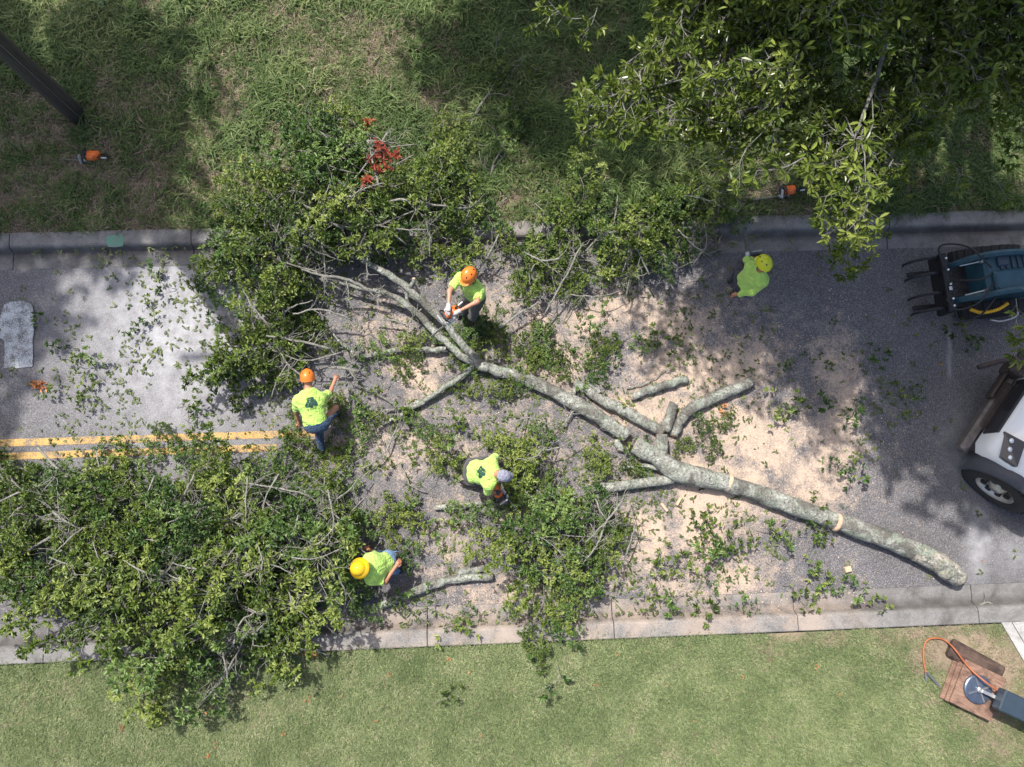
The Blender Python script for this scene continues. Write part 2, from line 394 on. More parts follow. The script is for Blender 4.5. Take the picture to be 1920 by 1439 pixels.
# road with sawdust, pale stains, oil-dark patches, and painted sunlight and shade stored on the sheet
DUST = [(1592, 760, 42, 190, 0.95), (1590, 620, 35, 60, 0.6), (1340, 690, 130, 50, 0.9), (1240, 600, 95, 45, 0.85), (1420, 820, 130, 70, 0.85), (1340, 950, 70, 80, 0.95),
        (1400, 1100, 70, 70, 0.9), (1310, 1080, 60, 60, 0.7), (770, 705, 65, 45, .8), (755, 850, 75, 60, 0.62), (860, 830, 60, 50, 0.5), (850, 1000, 80, 60, 0.55), (960, 1110, 200, 60, 0.7),
        (1130, 580, 80, 50, 0.8), (1200, 1010, 60, 60, 0.85), (640, 830, 120, 50, 0.5), (930, 560, 120, 60, 0.55), (700, 620, 90, 60, 0.6), (1060, 680, 120, 50, 0.7), (1000, 640, 60, 60, 0.6),
        (1560, 900, 90, 70, 0.8), (1560, 1110, 120, 40, 0.55), (1450, 960, 80, 80, 0.55), (1000, 850, 380, 300, 0.34), (1350, 850, 330, 260, 0.42), (1700, 860, 90, 60, 0.35), (1690, 960, 60, 50, 0.35),
        (1250, 770, 130, 60, 0.8), (560, 800, 120, 40, 0.3), (1480, 640, 110, 50, 0.45), (1390, 580, 60, 40, 0.5)]
PALE = [(330, 620, 200, 220, 0.9), (430, 520, 80, 120, 0.75), (250, 520, 130, 60, 0.45), (420, 480, 50, 22, 0.9), (1805, 840, 40, 70, 0.5), (1835, 1030, 26, 70, 0.8), (1900, 1050, 70, 50, 0.45), (1780, 660, 3, 50, 0.9)]  # left blobs paint sunlight into the asphalt; right ones are stains and a crack
DARK = [(1700, 480, 300, 60, 0.25), (60, 650, 120, 150, 0.1), (1880, 1080, 60, 40, 0.5), (1700, 1010, 60, 40, 0.3)]  # broad upper-right and left blobs are painted shade; those near the truck are oil
V, F = grid(X0, X1, YB_PAN, YT_PAN, 0.06, lambda X, Y: 0.045 - 0.006 * (Y - 1.05) ** 2 + 0.006 * (fbm(X, Y, 0.8, 3) - 0.5))
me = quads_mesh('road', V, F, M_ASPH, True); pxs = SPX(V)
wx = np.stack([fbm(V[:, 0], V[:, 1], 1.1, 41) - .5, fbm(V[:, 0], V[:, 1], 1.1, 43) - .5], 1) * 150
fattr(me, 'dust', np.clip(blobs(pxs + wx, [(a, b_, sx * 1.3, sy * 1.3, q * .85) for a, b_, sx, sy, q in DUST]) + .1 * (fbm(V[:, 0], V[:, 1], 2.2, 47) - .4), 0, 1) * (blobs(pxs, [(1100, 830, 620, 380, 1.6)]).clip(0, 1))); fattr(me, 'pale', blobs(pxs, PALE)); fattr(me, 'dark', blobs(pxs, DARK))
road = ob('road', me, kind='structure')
def roadz(y): return 0.045 - 0.006 * (y - 1.05) ** 2

# kerb and gutter, cast in 3 m lengths with open joints
def kerb_mesh(sign):
    prof = [(0.0, 0.0, .2), (0.18, 0.0, .35), (0.28, -0.012, .8), (0.31, 0.03, .75), (0.34, 0.10, .4), (0.365, 0.13, .08), (0.395, 0.142, 0), (0.60, 0.142, .05), (0.615, 0.13, .1), (0.62, -0.2, .3)]  # last value of each point darkens the gutter bottom and kerb face
    L = 3.03; xs = np.linspace(0, L, 9); V = []; G = []
    for x in xs:
        e = 0.006 if x in (xs[0], xs[-1]) else 0
        for y, z, g in prof: V.append((x, sign * y, z - e)); G.append(g)
    n = len(prof); F = []
    for i in range(len(xs) - 1):
        for j in range(n - 1):
            q = (i * n + j, (i + 1) * n + j, (i + 1) * n + j + 1, i * n + j + 1); F.append(q if sign > 0 else q[::-1])
    k = len(V); V += [(0, 0, -0.2), (L, 0, -0.2)]; G += [0, 0]
    F.append(tuple([k] + list(range(0, n))) if sign < 0 else tuple([k] + list(range(0, n)))[::-1])
    e = list(range((len(xs) - 1) * n, len(xs) * n)); F.append(tuple([k + 1] + e) if sign > 0 else tuple([k + 1] + e)[::-1])
    me = mesh('kerb_segment', V, F, M_CONC); fattr(me, 'darkening', G); return me
ZK = roadz(YT_PAN)
for sign, y, xoff in ((1, YT_PAN, -7.95), (-1, YB_PAN, 8.12)):
    ke = ob('kerb', None, kind='structure', loc=(0, y, ZK - 0.004))
    km = kerb_mesh(sign); k = xoff - 3.045 * math.floor((xoff - X0) / 3.045)
    while k < X1:
        ob('kerb_segment', km, ke, loc=(k, sign * 0.004, 0)); k += 3.045
ZG = ZK + 0.115

def bare_top(px):
    b = blobs(px, [(250, 200, 110, 60, .8), (90, 330, 120, 120, .75), (230, 290, 120, 50, .6), (480, 320, 60, 70, .8), (330, 330, 100, 60, .75), (650, 80, 90, 80, .85), (740, 60, 50, 50, .7), (250, 380, 130, 60, .9), (540, 330, 50, 60, .7),
                   (600, 240, 60, 40, .5), (70, 200, 90, 40, .7), (960, 300, 40, 30, .5), (960, 370, 30, 30, .6), (1500, 400, 180, 25, .5), (830, 190, 60, 40, .4), (420, 200, 40, 40, .5), (1300, 260, 80, 40, .4), (120, 420, 160, 20, .7), (1000, 410, 90, 15, .5)])
    return b
V, F = grid(X0, X1, YT_BACK + 0.02, 15.0, 0.1, lambda X, Y: ZG + 0.05 * (fbm(X, Y, 0.7, 9) - 0.5) + 0.02 * np.minimum(Y - YT_BACK, 4))
me = quads_mesh('grass_verge', V, F, M_SOIL, True); fattr(me, 'bare', np.clip(bare_top(SPX(V)) + 0.9 * (fbm(V[:, 0], V[:, 1], 1.6, 4) - 0.42), 0, 1))
ob('grass_verge', me, kind='structure')
def vz(x, y): return ZG + 0.05 * (fbm(x, y, 0.7, 9) - 0.5) + 0.02 * np.minimum(y - YT_BACK, 4)
def bare_bot(px):
    return blobs(px, [(1800, 1220, 110, 60, 1.0), (1870, 1290, 80, 110, .95), (1720, 1190, 80, 20, .8), (1880, 1400, 90, 40, .6), (1480, 1190, 60, 20, .7), (1440, 1220, 30, 30, .6), (1560, 1200, 50, 20, .6), (1160, 1420, 90, 30, .25), (400, 1330, 160, 50, .2), (1230, 1400, 40, 30, .35), (1750, 1200, 60, 25, .6)])
V, F = grid(X0, X1, -12.0, YB_BACK - 0.02, 0.1, lambda X, Y: ZG - 0.01 + 0.03 * (fbm(X, Y, 0.7, 29) - 0.5))
me = quads_mesh('lawn', V, F, M_TURF, True); fattr(me, 'bare', np.clip(bare_bot(SPX(V)) + 0.25 * (fbm(V[:, 0], V[:, 1], 1.3, 24) - 0.4), 0, 1))
ob('lawn', me, kind='structure')
def lz(x, y): return ZG - 0.01 + 0.03 * (fbm(x, y, 0.7, 29) - 0.5)

# road paint
def strip(name, x0, x1, y0, y1, m, label=None):
    xs = np.linspace(x0, x1, 60); V = []; F = []
    for x in xs:
        for y in np.linspace(y0, y1, 3): V.append((x, y + 0.008 * (vnoise(x, y, 9, 3) - .5), 0.006 + roadz(y) + 0.006 * (float(fbm(x, y, 0.8, 3)) - .5)))
    for i in range(len(xs) - 1):
        for j in range(2): F.append((i * 3 + j, i * 3 + 3 + j, i * 3 + 4 + j, i * 3 + 1 + j))
    return ob(name, mesh(name, V, F, m), kind='structure')
strip('yellow_line', X0, P(600, 800)[0], 0.965, 1.085, M_YEL); strip('yellow_line', X0, P(520, 830)[0], 0.745, 0.862, M_YEL)
def patch(name, pts, z, m, kind='structure', thick=0.003, **kw):
    pts = [P(a, b, z) for a, b in pts]; n = len(pts)
    V = [(p[0], p[1], z) for p in pts] + [(p[0], p[1], z + thick) for p in pts]
    F = [tuple(range(n))[::-1], tuple(range(n, 2 * n))] + [(i, (i + 1) % n, n + (i + 1) % n, n + i) for i in range(n)]
    me = mesh(name, V, F, m); me.update()
    if me.polygons[1].normal.z < 0: me.flip_normals()
    return ob(name, me, kind=kind, **kw)
WM = [(-6, 612), (2, 590), (8, 572), (22, 566), (44, 564), (60, 572), (65, 592), (64, 620), (61, 640), (62, 662), (61, 688), (40, 690), (20, 692), (7, 690), (9, 660), (8, 640), (-2, 632)]
patch('road_marking', WM, 0.047, M_WHT)
patch('marking_paint', [(200, 443), (215, 441), (230, 440), (232, 452), (231, 462), (215, 464), (203, 463), (199, 452)], ZK + 0.1395, M_TEAL)

# driveway slab beside the lawn
def slab(name, pts, z0, z1, m):
    n = len(pts); V = [(p[0], p[1], z0) for p in pts] + [(p[0], p[1], z1) for p in pts]
    F = [tuple(range(n))[::-1], tuple(range(n, 2 * n))] + [(i, (i + 1) % n, n + (i + 1) % n, n + i) for i in range(n)]
    me = mesh(name, V, F, m); me.update()
    if me.polygons[1].normal.z < 0: me.flip_normals()
    fattr(me, 'darkening', [0.05] * len(me.vertices)); return me
dl = [P(1874, 1163, ZG), P(1924, 1247, ZG), P(2060, 1480, ZG)]
drv = ob('driveway', None, kind='structure')
d1 = np.array([0.22, 0.04, 0])
ob('slab', slab('slab', [dl[0] + [0, 0, 0], dl[0] + [0.17, 0, 0], dl[2] + [0.17, 0, 0], dl[2]], -0.05, ZG + 0.015, M_DRIVE), drv)
ob('slab', slab('slab', [dl[0] + [0.185, 0, 0], dl[0] + [5, 0, 0], dl[2] + [5, 0, 0], dl[2] + [0.185, 0, 0]], -0.05, ZG + 0.012, M_DRIVE), drv)

# ------------------------------------------------------------------ grass
def blade_tuft(n, lmin, lmax, spread, wdt, lean, seed, segs=3):
    r = np.random.default_rng(seed); V = []; F = []; T = []
    for i in range(n):
        a = r.uniform(0, 2 * math.pi); b = np.array([math.cos(a), math.sin(a)]); o = r.normal(0, spread, 2)
        L = r.uniform(lmin, lmax); le = r.uniform(*lean); s = np.array([-b[1], b[0]]); k = len(V); tv = r.uniform(0, 1); tw = r.uniform(-.4, .4)
        for j in range(segs):
            u = j / segs; ang = le * u; ho = L * u * math.sin(ang); zz = L * u * math.cos(ang)
            wd = wdt * (1 - 0.7 * u * u); c = o + b * ho + s * tw * u * u * L
            V.append((*(c - s * wd / 2), zz)); V.append((*(c + s * wd / 2), zz)); T += [tv, tv]
        c = o + b * L * math.sin(le) + s * tw * L; V.append((*c, L * math.cos(le))); T.append(tv)
        for j in range(segs - 1): F.append((k + 2 * j, k + 2 * j + 1, k + 2 * j + 3, k + 2 * j + 2))
        F.append((k + 2 * segs - 2, k + 2 * segs - 1, k + 2 * segs))
    return V, F, T
def tuft_mesh(name, m, *a, **k):
    V, F, T = blade_tuft(*a, **k); me = mesh(name, V, F, m); fattr(me, 'tint', T); return me
C_GR = inst_coll('rough_tuft', [tuft_mesh('rough_tuft', M_GRASS, 18, 0.10, 0.30, 0.08, 0.016, (0.6, 1.55), s) for s in range(5)]
                 + [tuft_mesh('rough_tuft', M_DRYG, 14, 0.08, 0.24, 0.08, 0.013, (1.0, 1.6), 20 + s) for s in range(3)])
C_LW = inst_coll('lawn_tuft', [tuft_mesh('lawn_tuft', M_LAWN, 26, 0.03, 0.075, 0.06, 0.0075, (0.4, 1.45), 40 + s) for s in range(5)]
               + [tuft_mesh('lawn_tuft', M_DRYG, 18, 0.03, 0.07, 0.05, 0.008, (0.9, 1.6), 60 + s) for s in range(2)])
# verge grass
n = 44000
x = rng.uniform(-11, 13, n); y = rng.uniform(YT_BACK + 0.03, 12.0, n); pz = np.stack([x, y, vz(x, y)], 1); px = SPX(pz)
b = bare_top(px); f1 = fbm(x, y, 0.9, 71); f2 = fbm(x, y, 3.2, 77)
dk = np.clip((px[:, 0] - 800) / 250, 0, 1); dens = np.clip(0.62 - 0.75 * b + 2.2 * (f2 - 0.5) + 0.9 * (f1 - .5) + .3 * dk, 0.03, 1); keep = rng.uniform(0, 1, n) < dens
dry = rng.uniform(0, 1, n) < np.clip(0.13 + 0.55 * b - 0.9 * (f2 - 0.5), 0.04, 0.9)
keep |= dry & (rng.uniform(0, 1, n) < 0.6)
sawp = np.array([P(150, 285, .2)[:2], P(1450, 356, .2)[:2]]); keep &= ~((np.abs(x[:, None] - sawp[None, :, 0]) < .5) & (np.abs(y[:, None] - sawp[None, :, 1]) < .2)).any(1)
tint = np.clip(0.42 + 1.5 * (f1 - .5) + 1.3 * (fbm(x, y, 5.5, 99) - 0.5) + rng.normal(0, 0.14, n) - .15 * dk, 0, 1)
idx = np.where(dry, 5 + rng.integers(0, 3, n), rng.integers(0, 5, n))
scl = np.clip(0.68 + 1.8 * (f2 - 0.5) + rng.normal(0, 0.2, n) - 0.3 * b, 0.35, 1.7); scl[y < YT_BACK + 0.15] *= 0.7
rot = np.stack([rng.normal(0, .12, n), rng.normal(0, .12, n), rng.uniform(0, 6.28, n)], 1)
k = keep
scatter('rough_grass', pz[k] - [0, 0, 0.004], rot[k], scl[k], idx[k], tint[k], C_GR, label='rough uneven grass with bare dry patches on the verge behind the kerb', cat='grass')
# short dead grass, weeds and litter between the tufts
n = 52000
x = rng.uniform(-9.5, 11.5, n); y = rng.uniform(YT_BACK + 0.02, 10.5, n); pz = np.stack([x, y, vz(x, y)], 1); px = SPX(pz); b = bare_top(px); f3 = fbm(x, y, 4.0, 207)
k = rng.uniform(0, 1, n) < np.clip(.35 + .6 * b + 1.5 * (f3 - .5), .1, 1)
wd = rng.uniform(0, 1, n) < np.clip(.38 + 1.6 * (f3 - .5), .08, .9)
scatter('grass_thatch', pz[k], np.stack([rng.normal(0, .3, n), rng.normal(0, .3, n), rng.uniform(0, 6.28, n)], 1)[k], rng.uniform(.25, .7, n)[k], np.where(wd, rng.integers(0, 5, n), 5 + rng.integers(0, 3, n))[k], rng.uniform(0, 1, n)[k], C_GR, label='short dead grass and small weeds on the thin parts of the verge', cat='grass')
# lawn
n = 60000
x = rng.uniform(-10, 11.5, n); y = rng.uniform(-7.2, YB_BACK - 0.04, n); pz = np.stack([x, y, lz(x, y)], 1); px = SPX(pz)
b = bare_bot(px); f1 = fbm(x, y, 0.8, 171); f2 = fbm(x, y, 3.5, 177)
onslab = (x - (dl[0][0] + (dl[0][1] - y) * (dl[2][0] - dl[0][0]) / (dl[0][1] - dl[2][1]))) > -0.03
keep = (rng.uniform(0, 1, n) < np.clip(1.05 - b + 0.6 * (f2 - 0.5), 0.1, 1)) & ~onslab
dry = rng.uniform(0, 1, n) < np.clip(0.07 + 0.75 * b + 0.7 * (f2 - 0.58), 0.03, 0.8)
tint = np.clip(0.38 + 0.45 * (f1 - .5) + 0.8 * (f2 - 0.5) + rng.normal(0, 0.2, n), 0, 1)
idx = np.where(dry, 5 + rng.integers(0, 2, n), rng.integers(0, 5, n))
scl = np.clip(1.0 + 0.5 * (f2 - 0.5) + rng.normal(0, 0.15, n) - 0.3 * b, 0.5, 1.5)
rot = np.stack([rng.normal(0, .1, n), rng.normal(0, .1, n), rng.uniform(0, 6.28, n)], 1)
k = keep
scatter('lawn_grass', pz[k] - [0, 0, 0.004], rot[k], scl[k], idx[k], tint[k], C_LW, label='short mown green lawn grass below the lower kerb', cat='grass')

# ------------------------------------------------------------------ leaves and branches
def leaf_geo(base, d, up, L, W, fold=0.25, droop=0.15):
    d = d / (np.linalg.norm(d) + 1e-9); s = np.cross(d, up); s /= np.linalg.norm(s) + 1e-9; nn = np.cross(s, d)
    def q(u, v, h): return base + d * L * u + s * W * v + nn * (h * W - droop * L * u * u)
    return [q(0, 0, 0), q(.3, .42, fold), q(.68, .46, fold), q(1, 0, 0), q(.68, -.46, fold), q(.3, -.42, fold)]
LEAF_F = [(0, 1, 2, 3), (0, 3, 4, 5)]
def rdir(r): v = r.normal(0, 1, 3); return v / np.linalg.norm(v)
def whorl(r, V, T, tip, d, n, L, W, tv, spread=(0.6, 1.3)):
    a0 = r.uniform(0, 6.28); s = np.cross(d, [0.1, 0.2, 0.97]); s /= np.linalg.norm(s) + 1e-9; u = np.cross(s, d)
    for i in range(n):
        a = a0 + i * 2.4 + r.normal(0, .3); sp = r.uniform(*spread)
        dd = d * math.cos(sp) + (s * math.cos(a) + u * math.sin(a)) * math.sin(sp)
        k = r.uniform(0.7, 1.15); upv = np.array([0, 0, 1.0]) + rdir(r) * 0.5
        V += leaf_geo(tip - d * r.uniform(0, 0.03), dd, upv, L * k, W * k, r.uniform(.1, .35), r.uniform(0, .35)); T += [float(np.clip(tv + r.normal(0, .16), 0, 1))] * 6
def leaf_mesh(name, V, T, m):
    V = np.array(V); n = len(V) // 6; F = (np.arange(n)[:, None, None] * 6 + np.array(LEAF_F)[None]).reshape(-1, 4)
    me = quads_mesh(name, V, F, m); fattr(me, 'tint', np.array(T)[:len(me.vertices)]); return me
def branch_geo(seed, length=1.3, nsub=9, leaf=(0.078, 0.028), per=6, flat=0.55, dense=1.0, twl=0.5, rad=0.014):
    r = np.random.default_rng(seed); sv, sf = [], []; LV, LT = [], []
    def addtube(p, rd, n=5):
        v, f = tube(p, rd, n, True); k = len(sv); sv.extend(v); sf.extend([tuple(i + k for i in q) for q in f])
    main = np.array([[0, 0, 0], [length * .33, r.normal(0, .06), .1], [length * .67, r.normal(0, .12), .16], [length, r.normal(0, .2), .12]]); mp = spline(main, 9)
    addtube(mp, np.linspace(rad, rad * 0.3, 9))
    for i in range(nsub):
        u = 0.2 + 0.8 * (i + r.uniform(0, 1)) / nsub; k = min(int(u * 8), 7); b = mp[k] + (mp[k + 1] - mp[k]) * (u * 8 - k)
        sd = 1 if i % 2 else -1; a = sd * r.uniform(.35, 1.15) if u < .93 else r.normal(0, .3)
        d = np.array([math.cos(a), math.sin(a), r.uniform(-.25, .75) * flat]); L = twl * r.uniform(.55, 1.15) * (1.15 - .45 * u)
        e = b + d * L; mid = b + d * L * .5 + np.array([0, 0, .05 * L]) + r.normal(0, .02, 3); tp = spline([b, mid, e], 5); addtube(tp, np.linspace(rad * .4, rad * .14, 5), 4)
        tv = r.uniform(.15, .85)
        for j in range(int(per * dense)):
            q = r.uniform(.25, 1.0); kk = min(int(q * 4), 3); bb = tp[kk] + (tp[kk + 1] - tp[kk]) * (q * 4 - kk)
            d2 = d / np.linalg.norm(d) * .7 + rdir(r) * .8; d2[2] += .35; d2 /= np.linalg.norm(d2); ee = bb + d2 * r.uniform(.05, .17)
            addtube(np.array([bb, ee]), [rad * .14, rad * .08], 3)
            whorl(r, LV, LT, ee, d2, int(r.integers(6, 10)), leaf[0], leaf[1], tv + r.normal(0, .1))
    return (sv, sf), (LV, LT)
NV = 9; BV = []
for s in range(NV):
    (sv, sf), (LV, LT) = branch_geo(100 + s, length=1.15 + .09 * s, nsub=12 + s % 3, per=11)
    BV.append((mesh('leafy_branch', sv, sf, M_TWIG, True), leaf_mesh('foliage', LV, LT, M_LEAF if s % 3 else M_LEAF_D)))
SV = []
for s in range(6):
    (sv, sf), (LV, LT) = branch_geo(300 + s, length=.30, nsub=4, per=2, twl=.17, rad=.006, leaf=(.08, .03))
    SV.append((mesh('leafy_sprig', sv, sf, M_TWIG, True), leaf_mesh('foliage', LV, LT, M_LEAF if s % 2 else M_LEAF_D)))
def put_branch(var, p, rz, label, group, tilt=0.0, roll=0.0, scl=1.0, name='leafy_branch', cat='branch'):
    o = ob(name, var[0], None, label, cat, group, None, p, (roll, -tilt, rz), scl); ob('foliage', var[1], o); return o

def inpoly(p, poly):
    x, y = p[:, 0], p[:, 1]; c = np.zeros(len(p), bool); n = len(poly)
    for i in range(n):
        x0, y0 = poly[i]; x1, y1 = poly[i - 1]
        c ^= ((y0 > y) != (y1 > y)) & (x < (x1 - x0) * (y - y0) / (y1 - y0 + 1e-9) + x0)
    return c
def edgedist(p, poly):
    d = np.full(len(p), 1e9); n = len(poly)
    for i in range(n):
        a = np.array(poly[i - 1], float); b = np.array(poly[i], float); t = np.clip(((p - a) @ (b - a)) / ((b - a) @ (b - a) + 1e-9), 0, 1)
        d = np.minimum(d, np.linalg.norm(p - (a + t[:, None] * (b - a)), axis=1))
    return d
def pile(poly, n, hmax, label, group, head=None, hs=1.2, scl=(0.7, 1.1), seed=0, edge=110.0):
    """n cut branches heaped inside an outline; spread by best-candidate so the heap is even"""
    r = np.random.default_rng(seed); poly = [tuple(q) for q in poly]; a = np.array(poly); lo, hi = a.min(0), a.max(0); pts = []
    while len(pts) < n:
        c = r.uniform(lo, hi, (60, 2)); c = c[inpoly(c, poly)]
        if not len(c): continue
        if pts:
            dd = np.min(np.linalg.norm(c[:, None] - np.array(pts)[None], axis=2), axis=1); c = c[:12]; pts.append(c[np.argmax(dd[:12])])
        else: pts.append(c[0])
    pts = np.array(pts); ed = edgedist(pts, poly); ctr = a.mean(0)
    for i, (p, e) in enumerate(zip(pts, ed)):
        h = hmax * min(1, e / edge) ** .6 * r.uniform(.25, 1.0); s = r.uniform(*scl) * (0.72 + 0.28 * min(1, e / 60.0))
        if head is None: ang = r.uniform(0, 6.28)
        elif head == 'out': v = p - ctr; ang = math.atan2(-v[1], v[0]) + r.normal(0, .7)
        else: ang = head + r.normal(0, hs)
        w = P(p[0], p[1], h + .1); L = .62 * s
        z = h + .04 + (vz(w[0], w[1]) if w[1] > YT_BACK else (ZG if w[1] < YB_BACK else .03))
        q = (w[0] - L * math.cos(ang), w[1] - L * math.sin(ang), z)
        vi = int(r.integers(0, NV)); put_branch(BV[vi], q, ang, label if 'leafy' not in label else label.replace('leafy green', 'leafy').replace('leafy', 'cool green leafy' if vi % 3 == 0 else 'yellowish leafy', 1), group, tilt=r.normal(.05, .15) if h > .15 else r.uniform(0, .12), roll=r.normal(0, .35) if h > .2 else r.normal(0, .12), scl=float(s))
A = [(440, 410), (510, 360), (550, 290), (590, 245), (650, 220), (720, 240), (750, 300), (830, 335), (920, 385), (940, 440), (890, 480), (850, 490), (810, 470), (740, 490), (690, 480), (640, 490), (600, 560), (560, 600), (620, 640), (640, 690), (590, 690), (500, 730), (450, 720), (435, 680), (440, 640), (430, 590), (480, 540), (450, 510), (455, 470), (425, 440)]
LB_A = 'leafy green branch of the felled crown heaped beside the upper kerb'
pile(A, 62, 1.0, LB_A, 'branches of the felled crown', head=math.radians(150), hs=.9, seed=1)
B = [(0, 905), (60, 892), (130, 882), (250, 892), (330, 885), (470, 890), (560, 900), (640, 920), (680, 970), (692, 1050), (680, 1120), (640, 1175), (580, 1195), (510, 1215), (440, 1255), (390, 1258), (340, 1230), (250, 1205), (200, 1190), (205, 1160), (130, 1140), (85, 1130), (60, 1090), (65, 1010), (0, 985)]
pile(B, 104, 1.15, 'leafy cut branch in the largest brush heap, below the double yellow line', 'brush heap below the yellow lines', head=math.radians(185), hs=1.1, seed=2)
pile([(-60, 850), (0, 850), (0, 990), (-60, 980)], 6, .8, 'leafy cut branch in the largest brush heap, below the double yellow line', 'brush heap below the yellow lines', seed=22)
pile([(150, 830), (260, 835), (380, 832), (560, 850), (690, 870), (680, 910), (560, 880), (300, 862), (150, 850)], 14, .25, 'low leafy branch lying along the double yellow line', 'branches along the yellow lines', head=math.radians(190), hs=.6, scl=(.5, .75), seed=3)
pile([(505, 790), (540, 760), (600, 800), (680, 780), (720, 830), (640, 850), (560, 830)], 6, .22, 'leafy branch on the asphalt at the feet of the worker in jeans', 'branches by the worker in jeans', scl=(.45, .65), seed=4)
Cp = [(900, 795), (960, 785), (1030, 800), (1050, 850), (1080, 930), (1170, 950), (1180, 1000), (1120, 1050), (1090, 1130), (1050, 1150), (1000, 1130), (980, 1060), (930, 1010), (910, 970), (960, 950), (980, 890), (950, 850), (905, 835)]
pile(Cp, 30, .55, 'leafy branch in the thicket beside the worker in the grey cap', 'branches beside the grey cap worker', head=math.radians(250), hs=1.2, scl=(.6, .95), seed=5)
pile([(800, 810), (850, 805), (870, 850), (850, 900), (810, 890)], 5, .2, 'small leafy branch on sawdust left of the bending worker in the grey cap', 'branches on the sawdust', scl=(.4, .55), seed=6)
D = [(1000, 440), (1010, 395), (1100, 375), (1210, 410), (1290, 350), (1360, 370), (1375, 430), (1310, 480), (1270, 530), (1220, 540), (1150, 520), (1110, 560), (1060, 570), (1010, 545), (970, 500), (950, 470)]
pile(D, 34, .6, 'leafy branch heaped over the upper kerb near the lime helmet worker', 'branches over the upper kerb', head=math.radians(80), hs=1.3, scl=(.6, .95), seed=7)
pile([(1000, 610), (1100, 640), (1190, 635), (1195, 675), (1120, 690), (1030, 685), (990, 700), (950, 650), (910, 620)], 13, .2, 'leafy branch strewn on the road between the two forking limbs', 'branches strewn mid road', scl=(.45, .7), seed=8)
pile([(860, 235), (930, 200), (985, 220), (975, 280), (900, 290)], 7, .3, 'leafy branch lying out on the rough verge grass', 'branches on the verge grass', scl=(.5, .75), seed=9)
pile([(870, 120), (980, 110), (1010, 150), (930, 170)], 3, .12, 'leafy branch lying out on the rough verge grass', 'branches on the verge grass', scl=(.4, .6), seed=19)
pile([(1285, 800), (1330, 790), (1360, 840), (1340, 865), (1290, 860)], 4, .18, 'leafy tuft between the trunk and the sawn log', 'tufts by the sawn log', scl=(.35, .5), seed=10)
pile([(1080, 830), (1180, 850), (1210, 880), (1150, 880), (1090, 860)], 6, .15, 'leafy branch tucked under the lower side of the felled trunk', 'branches under the trunk', scl=(.4, .6), seed=12)
pile([(930, 710), (1010, 680), (1030, 660), (990, 720), (900, 760)], 6, .2, 'leafy branch draped over the middle of the limb', 'branches over the limb', scl=(.4, .55), seed=13)
pile([(700, 640), (760, 590), (800, 640), (740, 690)], 4, .15, 'leafy branch lying in the crotch of the grey fork', 'branches in the fork', scl=(.4, .6), seed=14)
pile([(840, 640), (900, 640), (900, 760), (840, 740)], 6, .2, 'leafy branch hanging below the grey fork', 'branches below the fork', scl=(.4, .6), seed=15)
pile([(600, 930), (760, 960), (800, 1040), (720, 1020), (640, 960)], 8, .2, 'leafy branch spilling from the big heap onto the sawdust', 'branches spilling from the heap', scl=(.45, .65), seed=16)

pile([(850, 580), (900, 575), (925, 600), (890, 640), (850, 630)], 7, .25, 'leafy branch around the legs of the worker reaching to the limb', 'branches at the reaching worker', scl=(.45, .7), seed=17)
# small sprigs scattered over the road and lawn
SPR = [(120, 680), (160, 690), (200, 710), (300, 590), (270, 585), (60, 590), (130, 750), (330, 540), (385, 525), (300, 770), (350, 790), (500, 610), (1480, 750), (1560, 770), (1715, 765), (1580, 715), (1590, 755), (1470, 700), (1600, 880), (1570, 870), (1465, 980), (1560, 1010), (1420, 1000), (1500, 1020), (1300, 1060), (1160, 1075), (1250, 1040), (1230, 1085), (1330, 1020), (1310, 990), (1380, 1000), (1350, 1060), (1290, 1110), (1220, 1100), (1540, 985), (1525, 1070), (1550, 1085), (1450, 1105), (1610, 1110), (1370, 1130),
       (830, 1150), (900, 1155), (760, 1140), (840, 1120), (1035, 1250), (800, 1330), (1790, 645), (1510, 770), (1640, 720), (740, 730), (700, 760), (750, 1000), (790, 980), (860, 900), (690, 700), (760, 760), (820, 780), (870, 970), (1120, 760), (1180, 790), (1100, 640), (1150, 620), (1240, 680), (1290, 660), (700, 800), (730, 840), (780, 900), (650, 880)]
r_ = np.random.default_rng(77)
for i, (a, b_) in enumerate(SPR):
    for k in range(1 if i % 2 else 2):
        w_ = P(a + r_.normal(0, 9), b_ + r_.normal(0, 9), .03); zz = roadz(w_[1]) if YB_PAN < w_[1] < YT_PAN else (lz(w_[0], w_[1]) + .03 if w_[1] < YB_BACK else ZK + .03)
        put_branch(SV[int(r_.integers(0, 6))], (w_[0], w_[1], float(zz) + .015), r_.uniform(0, 6.28), 'small green leafy sprig dropped on the road among the sawdust', 'sprigs strewn around the felled tree', scl=float(r_.uniform(.7, 1.15)), name='leafy_sprig', cat='sprig')

# clusters of dead red and orange leaves
def dead_cluster(name, px, py, z, n, rad, m, label, hz=.1, L=.1):
    r = np.random.default_rng(int(px)); V, T = [], []; c = P(px, py, z)
    for i in range(n):
        o = r.normal(0, 1, 3) * [rad, rad, hz]; o[2] = abs(o[2]); whorl(r, V, T, o, rdir(r) * .6 + [0, 0, .6], 5, L, .03, r.uniform(0, 1))
    return ob(name, leaf_mesh(name, V, T, m), None, label, 'dead leaves', loc=c)
dead_cluster('dead_leaf_cluster', 718, 300, 1.0, 26, .11, M_RED, 'bright red dead leaves on top of the felled crown, the largest red clump', .12)
dead_cluster('dead_leaf_cluster', 690, 343, .95, 10, .05, M_RED, 'small red dead leaf clump beside the largest red one')
dead_cluster('dead_leaf_cluster', 686, 238, .7, 7, .05, M_RED, 'sparse dull red leaves at the upper tip of the felled crown')
dead_cluster('dead_leaf_cluster', 74, 728, .05, 9, .07, M_ORANGE, 'clump of orange dead leaves lying on the pale asphalt', .02)
